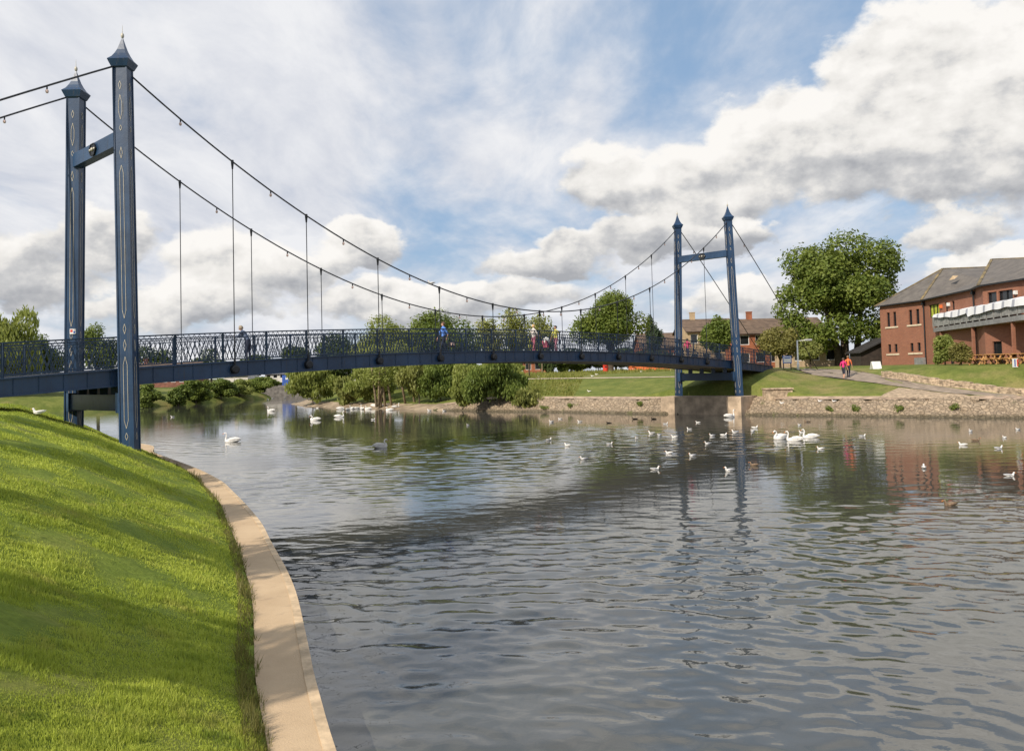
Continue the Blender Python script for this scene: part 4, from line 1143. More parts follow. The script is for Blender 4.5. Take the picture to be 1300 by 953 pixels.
rk = MB(); rk.box((40.75-.35, 80.9, 3.5), (.3, 1.7, 1.1)); rk.build('meter_box', M['grey_metal'], pub, PO)
for (x, z, mt, nm) in ((4.0, ZE-1.0, 'orange', 'alarm_box'), (5.75, ZE-.95, 'white_metal', 'floodlight')):
    q = ptB(x, z, -.1); k = MB(); k.box(q, (.2, .3, .3)); k.box((q[0]-.11, q[1], q[2]), (.03, .2, .2)); k.build(nm, M[mt], pub, PO)
q = ptD(3.6, ZE-1.0, -.1); k = MB(); k.box(q, (.2, .25, .3)); k.box((q[0]-.12, q[1], q[2]-.02), (.04, .18, .2)); k.build('floodlight', M['white_metal'], pub, PO)
# balcony
ba, bb, bc = np.array((40.0, 77.3)), np.array((36.5, 58.3)), np.array((36.2, 46))
bl = MB(); zf0, zf1 = 6.42, 6.8
bl.prism([tuple(ba), (PBp[0]-.5, 77.2), (PC[0], 69.2), (PD[0], 66), (PE[0], 62), (39.3, 46), tuple(bc), tuple(bb)], zf0, zf1)
blo = bl.build('balcony', M['grey_metal'], pub, PO)
rl = MB(); cl = MB()
def along(f):
    tot = np.linalg.norm(bb-ba); L2_ = np.linalg.norm(bc-bb); x = f*(tot+L2_)
    return ba+(bb-ba)*x/tot if x < tot else bb+(bc-bb)*(x-tot)/L2_
NB = 22
for i in range(NB):
    a, b = along(i/NB), along((i+1)/NB)
    rl.bar((*a, zf1), (*a, zf1+1.12), .07, .07); rl.bar((*a, zf1+1.12), (*b, zf1+1.12), .06, .06)
    a2, b2 = along((i+.08)/NB), along((i+.92)/NB)
    rl.hexa([(a2[0]-.01, a2[1], zf1+.12), (a2[0]+.01, a2[1], zf1+.12), (b2[0]+.01, b2[1], zf1+.12), (b2[0]-.01, b2[1], zf1+.12), (a2[0]-.01, a2[1], zf1+1.02), (a2[0]+.01, a2[1], zf1+1.02), (b2[0]+.01, b2[1], zf1+1.02), (b2[0]-.01, b2[1], zf1+1.02)])
rl.build('balustrade', mat('balustrade_steel', (.25, .25, .24), .6, .35, 2.5), blo, PO)
def stripe_mat():
    m, t, b = new_mat('awning_stripes')
    co = t.n('ShaderNodeTexCoord').outputs['Object']
    y = t.n('ShaderNodeSeparateXYZ', i0=co).outputs[1]
    f = t.sstep(t.math('ABSOLUTE', t.math('SUBTRACT', t.math('FRACT', t.math('MULTIPLY', y, .55)), .5)), .36, .40)
    t.inp(b, 'Base Color', t.mix(f, (.80, .80, .82), (.36, .37, .42))); b.inputs['Roughness'].default_value = .8
    return m
NCl = 90
mm = MB(); prev = None
for i in range(NCl+1):
    f = .02+.98*i/NCl; p = along(f); p0 = p+np.array((-.10, 0)); pin = p+np.array((.9, .1))
    px_ = f*NB
    drape = .68+.14*math.sin(f*9)+.02*math.sin(f*90)
    if f < .22: drape = .25+1.6*f
    elif f < .30: drape = .62-(f-.22)*3.0
    top = zf1+1.24+.03*math.sin(f*60)
    topin = top+.18
    row = [(pin[0], pin[1], topin), (p[0], p[1], top), (p0[0]-.04, p0[1], top-.05), (p0[0]-.10-.03*math.sin(f*90), p0[1], top-drape)]
    if prev is not None:
        for a in range(3): mm.quad(prev[a], row[a], row[a+1], prev[a+1])
    prev = row
awn = mm.build('banner', stripe_mat(), None, (ba[0], ba[1], zf1), smooth=True); awn.location = (ba[0], ba[1], zf1)
setp(awn, 'white and grey striped cloth draped over the pub balcony rail', 'awning')
for f in (.05, .30, .55, .8): p = along(f); po = MB(); po.bar((p[0]+.2, p[1], 2.6), (p[0]+.2, p[1], zf0), .2, .2); po.build('balcony_post', M['brick'], blo, PO)

# shed beside the pub
shd = empty('timber_shed', (39.6, 90.2, 3.1), 'dark timber shed with sloping roof between the huge tree and the pub', 'shed')
s = MB(); s.hexa([(38.3, 89.6, 2.6), (41.2, 89.6, 2.6), (41.2, 92.6, 2.6), (38.3, 92.6, 2.6), (38.3, 89.6, 4.85), (41.2, 89.6, 6.18), (41.2, 92.6, 6.18), (38.3, 92.6, 4.85)]); s.build('wall', mat('dark_timber', (.04, .028, .022), .9, .3, 2), shd, (39.6, 90.2, 3.1))
s = MB(); s.hexa([(38.0, 89.2, 4.75), (41.5, 89.2, 6.35), (41.5, 93, 6.35), (38.0, 93, 4.75), (38.0, 89.2, 4.9), (41.5, 89.2, 6.5), (41.5, 93, 6.5), (38.0, 93, 4.9)]); s.build('roof', M['shed_roof'], shd, (39.6, 90.2, 3.1))

# ------------------------------------------------------------------ houses
def house(name, label, cat, x0, x1, Y, yeave, yridge, depth, wallm, roofm, nwin=3, storeys=2, zf=None, hip=.0, group=None, door=True):
    b = at((x0+x1)/2, Y, zf); xa = W(x0, 440, Y).x; xb = W(x1, 440, Y).x
    ze = W((x0+x1)/2, yeave, Y).z; zr = W((x0+x1)/2, yridge, Y).z
    o = empty(name, b, label, cat, group)
    wl = MB(); h = ze-b.z
    ops = []
    L = xb-xa
    for st in range(storeys):
        for k in range(nwin):
            xc = L*(k+.5)/nwin; zc = b.z+h*(st+.58)/storeys; hw_ = min(.6, L/nwin*.3); hh_ = min(.65, h/storeys*.27)
            ops.append((xc-hw_, xc+hw_, zc-hh_, zc+hh_))
    if door and storeys:
        pass
    pt_ = wall_open(wl, (xa, Y), (xb, Y), b.z-.5, ze, ops, .15)
    wl.quad((xa, Y, b.z-.5), (xa, Y+depth, b.z-.5), (xa, Y+depth, ze), (xa, Y, ze)); wl.quad((xb, Y, b.z-.5), (xb, Y+depth, b.z-.5), (xb, Y+depth, ze), (xb, Y, ze)); wl.quad((xa, Y+depth, b.z-.5), (xb, Y+depth, b.z-.5), (xb, Y+depth, ze), (xa, Y+depth, ze))
    if hip == 0:
        for x in (xa, xb): wl.poly([(x, Y, ze), (x, Y+depth, ze), (x, Y+depth/2, zr)])
    wl.build('wall', wallm, o, b)
    r = MB(); ov = .35; hp = hip*depth
    ra, rb = (xa-ov+hp, Y+depth/2, zr), (xb+ov-hp, Y+depth/2, zr)
    k = (zr-ze)/(depth/2)*ov
    A1, B1, C1, D1 = (xa-ov, Y-ov, ze-k), (xb+ov, Y-ov, ze-k), (xb+ov, Y+depth+ov, ze-k), (xa-ov, Y+depth+ov, ze-k)
    r.quad(A1, B1, rb, ra); r.quad(C1, D1, ra, rb)
    if hip: r.poly([B1, C1, rb]); r.poly([D1, A1, ra])
    r2 = MB(); r2.v = r.v+[(v[0], v[1], v[2]-.12) for v in r.v]; n = len(r.v); r2.f = r.f+[tuple(n+i for i in reversed(f)) for f in r.f]; r2.m = [0]*len(r2.f)
    ro = r2.build('roof', roofm, o, b)
    ch = MB(); cx = xa+L*.25; ch.box((cx, Y+depth/2, zr+.35), (.7, .55, 1.1)); ch.box((cx, Y+depth/2, zr+.93), (.8, .65, .1)); ch.build('chimney', wallm, ro, b)
    for (xx0, xx1, za, zb_) in ops:
        f = MB()
        for (p, q, c, d_) in ((xx0, xx0+.07, za, zb_), (xx1-.07, xx1, za, zb_), (xx0+.07, xx1-.07, zb_-.07, zb_), (xx0+.07, xx1-.07, za, za+.07)):
            f.hexa([pt_(p, c, .06), pt_(q, c, .06), pt_(q, c, .12), pt_(p, c, .12), pt_(p, d_, .06), pt_(q, d_, .06), pt_(q, d_, .12), pt_(p, d_, .12)])
        fo = f.build('window', M['white_metal'], o, b)
        g = MB(); g.quad(pt_(xx0, za, .13), pt_(xx1, za, .13), pt_(xx1, zb_, .13), pt_(xx0, zb_, .13)); g.build('pane', M['glass'], fo, b)
    return o
house('brick_house', 'brown roofed brick house seen through the far pylon', 'house', 874, 935, 112, 419, 402, 9, M['tan_wall'], M['roof_tile'], 4, 2)
house('brick_house', 'long red brick house behind the huge tree with brown roof', 'house', 936, 1052, 106, 421, 401, 9, M['brick_plain'], M['roof_tile'], 6, 2)
house('low_house', 'low brown roofed house behind the deck left of the far pylon', 'house', 815, 872, 145, 440, 421, 9, M['brick_plain'], M['roof_tile'], 4, 1)
house('garage_block', 'low orange brick garage block right of the white lamp post', 'garage', 1004, 1064, 96, 440, 431, 6, mat('tan_cladding', (.42, .31, .20), .9, .2, 2), M['roof_tile'], 3, 1)
house('brick_terrace', 'long red brick terrace on the far bank right of the near pylon', 'house', 150, 246, 165, 474, 460, 8, mat('terrace_brick', (.20, .085, .06), .9, .3, 1.5), M['roof_tile'], 9, 1, zf=far_z)
house('white_house', 'pale block at the far end of the river beside the quay', 'house', 336, 362, 196, 474, 466, 8, M['pale_wall'], mat('grey_roof', (.2, .2, .21), .8, .2, 2), 3, 1, zf=lambda x, y: 3.2)
house('white_house', 'small white gabled house among the far bank bushes', 'house', 284, 314, 175, 476, 468, 8, M['pale_wall'], M['roof_tile'], 3, 1, zf=far_z)
house('tan_house', 'sandy gabled house half hidden by the spit bushes', 'house', 402, 426, 150, 474, 464, 7, M['tan_wall'], M['roof_tile'], 2, 1, zf=lambda x, y: 3.0)
house('white_house', 'white house glimpsed behind the spit bushes left of the bare willow', 'house', 434, 458, 150, 472, 464, 7, M['pale_wall'], mat('grey_roof2', (.2, .2, .21), .8, .2, 2), 3, 1, zf=lambda x, y: 3.0)
house('brick_house', 'reddish house behind the lawn hedge under the deck', 'house', 664, 700, 160, 458, 446, 8, M['brick_plain'], M['roof_tile'], 3, 1)

# ------------------------------------------------------------------ street furniture
# red litter bin
p = onright(769, 473.5)
e = empty('litter_bin', p, 'bright red litter bin on the far lawn under the deck', 'bin')
m = MB(); m.tube([(0, 0, 0), (0, 0, .25), (0, 0, .95), (0, 0, 1.0)], [.22, .34, .36, .3], 12); m.build('body', M['red'], e)
m = MB(); m.tube([(0, 0, 1.0), (0, 0, 1.18), (0, 0, 1.26)], [.37, .34, .12], 12); m.build('lid', M['red'], e, smooth=True)
m = MB(); m.box((0, -.345, .82), (.3, .03, .14)); m.build('slot', M['dark'], e)
# orange barrier fence
pa, pb2 = onright(798, 471.5), onright(858, 470)
e = empty('barrier_fence', pa, 'orange plastic barrier fence at the back of the far lawn', 'fence')
m = MB(); n = 12
for i in range(n):
    a = pa.lerp(pb2, i/n); b = pa.lerp(pb2, (i+1)/n); a.z = rz1(a.x, a.y); b.z = rz1(b.x, b.y)
    for z in (.15, .3, .45, .6, .75, .9, 1.0): m.bar(a+UP*z, b+UP*z, .02, .10)
    for k in range(5): q = a.lerp(b, k/5); m.bar(q+UP*.1, q+UP*1.05, .05, .02)
m.build('mesh_panel', M['orange'], e, pa)
for i in range(0, n+1, 2):
    a = pa.lerp(pb2, i/n); a.z = rz1(a.x, a.y); m = MB(); m.tube([a-UP*.1, a+UP*1.15], .03, 6); m.build('stake', M['dark'], e, pa)
# lamp post
p = onright(1013.5, 470)
e = empty('lamp_post', p, 'white lamp post with side arm at the end of the bridge', 'lamp post')
hl = W(1012, 432, p.y).z-p.z
m = MB(); m.tube([(0, 0, -.1), (0, 0, .6), (0, 0, .65), (0, 0, hl)], [.11, .11, .07, .055], 10); m.build('pole', M['white_metal'], e, smooth=True)
m = MB(); m.bar((0, 0, hl-.05), (.75, -.05, hl+.02), .05, .05); m.build('arm', M['white_metal'], e)
m = MB(); m.box((.95, -.05, hl+.03), (.55, .26, .14)); m.box((.95, -.05, hl-.05), (.42, .2, .03), m=1); m.build('lantern', [M['gullgrey'], M['white_metal']], e)
# information board
p = onright(999.5, 469)
e = empty('information_board', p, 'blue and white information board left of the lamp post', 'sign')
m = MB(); m.box((-.32, 0, .6), (.07, .07, 1.25)); m.box((.32, 0, .6), (.07, .07, 1.25)); m.build('post', M['dark'], e)
m = MB(); m.box((0, -.05, .85), (.75, .04, .65)); m.box((0, -.075, .85), (.62, .012, .5), m=1); m.box((0, -.083, .98), (.5, .006, .1), m=2); m.build('panel', [M['sign_blue'], M['white_metal'], M['sign_blue']], e)
# white trestle board by the pub
p = onright(1112, 468.3)
e = empty('sandwich_board', p, 'white folding trestle board on the grass left of the pub corner', 'sign')
for s_ in (1, -1):
    m = MB(); m.hexa([(-.36, s_*.3-.015, 0), (.36, s_*.3-.015, 0), (.36, s_*.3+.015, 0), (-.36, s_*.3+.015, 0), (-.36, s_*.05-.015, .62), (.36, s_*.05-.015, .62), (.36, s_*.05+.015, .62), (-.36, s_*.05+.015, .62)]); m.build('board', M['white_metal'], e)
# stone bench / slab block on the slope
p = onright(990, 506)
e = empty('stone_plinth', p, 'low weathered stone plinth set in the grass right of the far pylon', 'plinth')
m = MB(); m.box((0, .5, .25), (2.0, .9, .9)); m.box((0, .45, .75), (2.1, 1.0, .1)); m.build('block', M['stone_pale'], e)
# rails in the bridge end
# blue container beside the quay
p = W(366, 486, 178)
e = empty('container', (p.x, 178, 2.1), 'small blue container on the quay wall at the far end of the river', 'container')
m = MB(); m.box((0, 0, 1.1), (2.0, 2.4, 2.2)); 
for k in range(6): m.box((-.85+.34*k, -1.22, 1.1), (.12, .05, 2.0))
m.build('body', M['sign_blue'], e); m = MB(); m.box((0, -1.26, 1.5), (.5, .02, .5)); m.build('notice', M['white_metal'], e)
# sapling stakes on lawn
for i, (x, y, lab) in enumerate(((672, 478.5, 'dark slim post standing on the lawn beside the spit bushes'), (688.5, 476, 'pale slim post on the lawn left of the hedge'))):
    p = onright(x, y); m = MB(); m.tube([p-UP*.2, p+UP*1.9], .09 if i == 0 else .07, 8); m.tube([p+UP*1.9, p+UP*1.98], [.1, .03], 8)
    o = m.build('post', M['bark'] if i == 0 else M['pale_bark'], None, p); o.location = p; setp(o, lab, 'post')
# picnic tables under the balcony
def picnic():
    e = empty('picnic_table', (0, 0, 0))
    m = MB()
    for k in range(5): m.box((0, -.3+.15*k, .74), (1.8, .135, .04))
    m.build('table_top', M['wood'], e)
    for s_ in (1, -1):
        m = MB()
        for k in range(2): m.box((0, s_*(.62+.14*k), .44), (1.8, .125, .04))
        m.build('bench_seat', M['wood'], e)
    for x in (-.65, .65):
        m = MB(); m.bar((x, -.68, 0), (x, -.22, .72), .05, .09); m.bar((x, .68, 0), (x, .22, .72), .05, .09); m.bar((x+.05, -.8, .40), (x+.05, .8, .40), .05, .09); m.build('leg', M['wood'], e)
    return e
pt0 = picnic()
spots = [(1234, 61.8, .2), (1251, 61.2, -.1), (1267, 60.6, .25), (1284, 60.0, 0), (1300, 59.4, .1), (1262, 63.6, .1)]
plab = ['wooden picnic table nearest the dry shrub under the balcony', 'second wooden picnic table from the dry shrub', 'middle wooden picnic table of the front row under the balcony', 'fourth wooden picnic table from the dry shrub', 'wooden picnic table at the right edge of the picture', 'wooden picnic table behind the front row against the pub wall']
for i, (x, Y, a) in enumerate(spots):
    o = pt0 if i == 0 else copy_tree(pt0)
    b = at(x, Y); o.location = b; o.rotation_euler = (0, 0, 1.4+a); setp(o, plab[i], 'picnic table', 'picnic tables under the balcony')
# upturned stools on the tables: litter boxes
p = onright(1289, 466); m = MB(); m.box(p+UP*.3, (.25, .25, .6)); m.box(p+UP*.3+Vector((-.09, -.13, 0)), (.08, .01, .5), m=1); m.box(p+UP*.3+Vector((.09, -.13, 0)), (.08, .01, .5), m=2)
o = m.build('planter_box', [M['white_metal'], M['sign_blue'], M['red']], None, p); o.location = p; setp(o, 'small blue white and red box in front of the picnic tables', 'box')

# ------------------------------------------------------------------ birds
def loft(spine, n=12):
    """spine: list of (pos, half width, half height)"""
    m = MB(); k = len(spine)
    for i, (p, a, b) in enumerate(spine):
        p0 = Vector(spine[max(i-1, 0)][0]); p1 = Vector(spine[min(i+1, k-1)][0]); dd = (p1-p0).normalized()
        side = Vector((0, 1, 0)); upv = side.cross(dd)*-1
        if upv.length < .01: upv = Vector((0, 0, 1))
        upv.normalize()
        for j in range(n):
            q = 2*PI*j/n; m.v.append(tuple(Vector(p)+side*(math.cos(q)*a)+upv*(math.sin(q)*b)))
    for i in range(k-1):
        for j in range(n): m.f.append((i*n+j, i*n+(j+1) % n, (i+1)*n+(j+1) % n, (i+1)*n+j)); m.m.append(0)
    m.f.append(tuple(range(n-1, -1, -1))); m.m.append(0); m.f.append(tuple((k-1)*n+j for j in range(n))); m.m.append(0)
    return m
def make_swan(neck='up'):
    e = empty('swan', (0, 0, 0))
    body = [((-.78, 0, .20), .02, .015), ((-.66, 0, .20), .10, .05), ((-.45, 0, .19), .20, .15), ((-.15, 0, .15), .27, .22), ((.15, 0, .12), .25, .21), ((.36, 0, .11), .17, .17), ((.46, 0, .17), .10, .11)]
    if neck == 'up':
        nk = [((.47, 0, .30), .062, .065), ((.43, 0, .45), .052, .052), ((.40, 0, .60), .046, .046), ((.41, 0, .72), .044, .044), ((.47, 0, .785), .052, .055), ((.55, 0, .775), .048, .045), ((.62, 0, .745), .03, .025)]
    elif neck == 's':
        nk = [((.45, 0, .28), .065, .07), ((.33, 0, .38), .055, .055), ((.28, 0, .50), .048, .048), ((.35, 0, .60), .046, .046), ((.44, 0, .63), .054, .055), ((.52, 0, .59), .048, .045), ((.58, 0, .55), .03, .026)]
    else:                                    # resting, head laid back
        nk = [((.40, 0, .30), .065, .06), ((.28, 0, .36), .055, .05), ((.12, 0, .37), .05, .045), ((.0, 0, .36), .05, .045), ((-.1, 0, .34), .03, .028)]
    loft(body+nk).build('body', M['feather'], e, smooth=True)
    for s_ in (1, -1):
        wv = [((.22, s_*.18, .22), .03, .05), ((.05, s_*.22, .26), .07, .13), ((-.25, s_*.20, .30), .07, .13), ((-.55, s_*.12, .30), .045, .07), ((-.78, s_*.05, .27), .012, .015)]
        loft(wv).build('wing', M['feather'], e, smooth=True)
    p, q = Vector(nk[-1][0]), Vector(nk[-2][0]); dd = (p-q).normalized()
    bk_ = MB(); bk_.tube([p-dd*.02, p+dd*.05, p+dd*.11], [.03, .024, .012], 8); bk_.build('beak', M['beak'], e, smooth=True)
    return e
def make_gull(kind='grey'):
    e = empty('gull', (0, 0, 0))
    body = [((-.24, 0, .10), .012, .006), ((-.17, 0, .09), .045, .03), ((-.06, 0, .07), .075, .07), ((.05, 0, .06), .078, .075), ((.12, 0, .085), .055, .06), ((.145, 0, .14), .036, .038), ((.155, 0, .18), .036, .036), ((.175, 0, .205), .038, .034), ((.205, 0, .20), .02, .018)]
    loft(body, 10).build('body', M['feather'] if kind != 'brown' else M['brownfeather'], e, smooth=True)
    for s_ in (1, -1):
        wv = [((.09, s_*.065, .09), .012, .02), ((.0, s_*.082, .10), .02, .04), ((-.12, s_*.06, .115), .018, .032), ((-.26, s_*.018, .13), .005, .006)]
        loft(wv, 8).build('wing', {'grey': M['gullgrey'], 'white': M['feather'], 'brown': M['brownfeather']}[kind], e, smooth=True)
    bk_ = MB(); bk_.tube([(.20, 0, .20), (.235, 0, .192), (.262, 0, .18)], [.014, .011, .004], 6); bk_.build('beak', M['beak'], e, smooth=True)
    return e
def make_duck():
    e = empty('duck', (0, 0, 0))
    body = [((-.30, 0, .10), .01, .006), ((-.22, 0, .08), .06, .035), ((-.08, 0, .06), .10, .085), ((.08, 0, .05), .10, .085), ((.17, 0, .08), .06, .065), ((.19, 0, .14), .042, .045), ((.205, 0, .19), .048, .046), ((.25, 0, .19), .03, .026)]
    loft(body, 10).build('body', M['brownfeather'], e, smooth=True)
    for s_ in (1, -1): loft([((.1, s_*.09, .08), .012, .02), ((-.02, s_*.1, .09), .02, .04), ((-.24, s_*.03, .11), .006, .008)], 8).build('wing', M['dark'], e, smooth=True)
    bk_ = MB(); bk_.tube([(.24, 0, .185), (.30, 0, .17)], [.02, .014], 6, sq=(1.2, .5)); bk_.build('beak', M['tan_wall'], e, smooth=True)
    return e
protos = {'up': make_swan('up'), 's': make_swan('s'), 'rest': make_swan('rest'), 'grey': make_gull('grey'), 'white': make_gull('white'), 'brown': make_gull('brown'), 'duck': make_duck()}
used_p = set()
def bird(kind, px, py, head, label, cat, group, z=0.0, pos=None, sc=1.0):
    o = protos[kind] if kind not in used_p else copy_tree(protos[kind])
    used_p.add(kind)
    p = pos if pos is not None else G(px, py, 0)
    o.location = (p.x, p.y, p.z-(.03 if pos is None else 0.0)); sc *= random.uniform(.88, 1.1); o.rotation_euler = (0, 0, math.radians(head+random.uniform(-28, 28))); o.scale = (sc, sc, sc*random.uniform(.9, 1.08))
    setp(o, label, cat, group); return o
GS = 'swans on the river'
sw = [('up', 294, 561, 180, 'lone white swan swimming left on open water right of the near pylon'), ('s', 399.5, 533.5, 150, 'white swan swimming away in front of the spit tip'), ('up', 431.5, 529.5, 10, 'white swan facing right beneath the resting flock'),
      ('up', 343.5, 522, 170, 'distant white swan on the water below the quay wall'), ('s', 484, 568, 20, 'shaded grey white swan in the middle reflections'),
      ('up', 927, 529.5, 0, 'white swan with raised neck beside the far pylon pier'), ('s', 990, 557.5, 180, 'left swan of the three swimming together, neck curved'), ('up', 1008, 559.5, 180, 'middle swan of the three swimming together, nearest of them'), ('up', 1028, 555.5, 180, 'right swan of the three swimming together, neck upright'),
      ('rest', 433, 519.5, 0, 'leftmost white swan of the resting flock by the spit'), ('rest', 442, 520.5, 60, 'second swan from the left in the resting flock'), ('s', 447, 519.3, 200, 'swan with bent neck third from the left in the resting flock'),
      ('rest', 453.5, 519, 10, 'swan lying lengthwise in the middle of the resting flock'), ('up', 459.5, 519.5, 90, 'upright swan in the middle of the resting flock'), ('s', 467, 519.5, 170, 'large swan right of the middle of the resting flock'), ('s', 494, 521, 190, 'swan in the water right of the resting flock with head down')]
for k, x, y, hd, lab in sw: bird(k, x, y, hd, lab, 'swan', GS, sc=.68)
for k, x, y, hd, lab in (('rest', 475.5, 516.5, 0, 'swan resting on the soil bank below the bare willow'), ('rest', 485, 517, 20, 'swan preening on the shore left of the bare willow stems'), ('up', 503, 518, 30, 'swan stepping up the shore beside the leaning willow stem')):
    p = onright(x, y); bird(k, 0, 0, hd, lab, 'swan', GS, pos=p+UP*.05, sc=.68)
GG = 'gulls on the river'
gl = [(700, 536, 'gull on pale water left of the three by the weed clumps'), (711, 532, 'small far gull below the long weed clump'), (736, 535.5, 'gull below the round weed clump'), (697, 559, 'white gull on pale water left of the dark tree reflection'), (720, 566, 'gull at the left edge of the dark tree reflection'),
      (741, 583, 'gull lowest in the left of the round tree reflection'), (774, 564, 'bright gull in the middle of the round tree reflection'), (808, 557, 'bright gull at the right of the round tree reflection'), (827, 550.5, 'left gull of the pair left of the pylon reflection'), (837, 553, 'right gull of the pair left of the pylon reflection'),
      (856, 555.5, 'gull against the left edge of the first pylon reflection'), (845, 538.5, 'gull near the bank just left of the far pylon'), (875, 545, 'gull between the two pylon reflections near the bank'), (849, 575.5, 'large gull left of the first pylon reflection'), (832, 596, 'lowest gull left of the first pylon reflection'), (879, 579, 'bright gull touching the right side of the first pylon reflection'),
      (886, 536.5, 'far gull under the pier block shade'), (904, 553.5, 'left gull between the pylon reflections'), (898.5, 563.5, 'lower bright gull between the pylon reflections'), (919, 553, 'small gull left of the second pylon reflection'), (933, 549, 'narrow gull on the second pylon reflection'),
      (955.5, 548, 'lower gull of the pair right of the second pylon reflection'), (958.5, 543.5, 'upper gull of the pair right of the second pylon reflection'), (1015, 540, 'gull behind the three swans toward the bank'), (1018, 549.5, 'gull just behind the neck of the right swan'), (1041.5, 570, 'lone gull below right of the three swans'),
      (926, 598, 'bright gull on the second pylon reflection, lowest there'), (1095, 554, 'gull in the big dark tree reflection'), (1222, 565, 'gull right of the red brick reflection'), (1232, 548, 'small bright far gull right of the brick reflection'), (1239, 559.5, 'brown tinted gull between two white ones at right'),
      (1275, 556, 'gull near the right edge toward the bank'), (1268, 569.5, 'bright gull facing right near the right edge'), (1292, 545.5, 'rightmost gull close to the stone bank'), (1173, 594, 'gull facing away on the red brick reflection'), (1282, 604, 'large white gull nearest the right edge'),
      (241, 512, 'far gull at the foot of the tall dark bush'), (261, 510, 'far gull at the foot of the round dark bush'), (293, 508, 'far gull below the yellow green bush'), (219, 529.5, 'tiny gull on the open water right of the near pylon'), (340, 507, 'left of three far gulls below the quay wall'), (346, 505.8, 'middle of three far gulls below the quay wall'), (362, 505.5, 'right of three far gulls below the quay wall'),
      (474, 533, 'tiny gull on the green reflection below the resting flock'), (545, 521.5, 'gull at the soil shore right of the bare willow'), (564, 522, 'gull at the shore left of the leafy riverside bush'), (403, 518, 'gull at the foot of the spit tip bush'), (594, 540, 'tiny gull in the pale water below the leafy bush')]
kinds = ['grey', 'white', 'grey']
for i, (x, y, lab) in enumerate(gl):
    hd = [180, 200, 170, 10, 160, 190, 350, 220][i % 8]
    kd = kinds[i % 3]
    if 'facing away' in lab: hd = 90
    if 'facing right' in lab: hd = 0
    if 'brown' in lab: kd = 'brown'
    bird(kd, x, y, hd, lab, 'gull', GG, sc=.80 if y > 525 else .95)
bird('brown', 1206, 642, 175, 'brown mottled juvenile gull nearest the camera at right', 'gull', GG, sc=.8)
bird('brown', 957, 591, 185, 'brown gull right of the second pylon reflection', 'gull', GG, sc=.75)
for x, y, lab in ((806, 532, 'dark duck near the bank below the narrow weed tuft'), (830, 532, 'dark duck near the bank left of the pylon pier'), (773, 537, 'dark duck on the far edge of the round tree reflection'), (1025, 535.5, 'dark duck behind the three swans by the bank')):
    bird('duck', x, y, 180, lab, 'duck', 'ducks near the bank', sc=.75)
# gulls ashore
for x, y, lab in ((993, 513.5, 'gull on the riverside walk right of the pier block'), (1041, 511, 'left gull of two on the riverside walk'), (1059, 511, 'right gull of two on the riverside walk'), (689, 476, 'gull on the lawn by the pale post'), (707, 474.5, 'gull on the lawn before the bright hedge shrub'),
                  (752, 478.5, 'left gull of the pair on the lawn left of the red bin'), (757.5, 476.5, 'right gull of the pair on the lawn left of the red bin'), (748, 498, 'gull on the grass slope under the deck'), (814, 472.5, 'gull on the lawn in front of the orange barrier'), (853.5, 470.5, 'gull on the lawn at the right end of the barrier'), (684, 479.5, 'gull at the crest of the slope beside the dark post')):
    p = onright(x, y); bird('white', 0, 0, 180, lab, 'gull', 'gulls standing ashore', pos=p+UP*.04, sc=.85)
for x, y, lab in ((915.5, 523, 'gull at the water edge left of the pier swan'), (940, 526.5, 'gull at the water edge right of the pier swan')):
    bird('grey', x, y, 180, lab, 'gull', GG, sc=.8)
p = G(14, 517, 2.9); bird('white', 0, 0, 190, 'white gull on the crest of the near mound at left', 'gull', 'gulls standing ashore', pos=Vector((-14.6, 22.6, 3.02)))
bird('white', 0, 0, 170, 'white gull on the mound crest left of the near pylon leg', 'gull', 'gulls standing ashore', pos=Vector((-15.3, 26.3, 2.65)))
tm_ = .322; bird('white', 0, 0, 200, 'gull perched on the near main cable left of mid span', 'gull', 'gulls standing ashore', pos=C(tm_, 2.25, cable_z(tm_)+.01), sc=.8)

# ------------------------------------------------------------------ people
def skin_body(V, E, Rr, labs, mats, sub=1):
    me = bpy.data.meshes.new('body'); me.from_pydata([tuple(v) for v in V], E, [])
    o = bpy.data.objects.new('body', me); COL.objects.link(o)
    md = o.modifiers.new('skin', 'SKIN'); md.use_smooth_shade = True
    for i, sv in enumerate(me.skin_vertices[0].data):
        r = Rr[i]; sv.radius = (r, r) if not hasattr(r, '__len__') else r
        sv.use_root = (i == 0)
    ss = o.modifiers.new('sub', 'SUBSURF'); ss.levels = sub; ss.render_levels = sub
    dg_ = bpy.context.evaluated_depsgraph_get(); dg_.update()
    em_ = bpy.data.meshes.new_from_object(o.evaluated_get(dg_))
    bpy.data.objects.remove(o)
    em_.materials.clear()
    for m_ in mats: em_.materials.append(m_)
    segs = [(np.array(V[a]), np.array(V[b]), labs[i], (Rr[a] if not hasattr(Rr[a], '__len__') else max(Rr[a]))) for i, (a, b) in enumerate(E)]
    for p in em_.polygons:
        c = np.array(p.center); best = 1e9; li = 0
        for a, b, l, r in segs:
            ab_ = b-a; t_ = np.clip((c-a).dot(ab_)/max(ab_.dot(ab_), 1e-9), 0, 1); d_ = np.linalg.norm(c-a-t_*ab_)-r*.8
            if d_ < best: best, li = d_, l
        p.material_index = li; p.use_smooth = True
    return em_
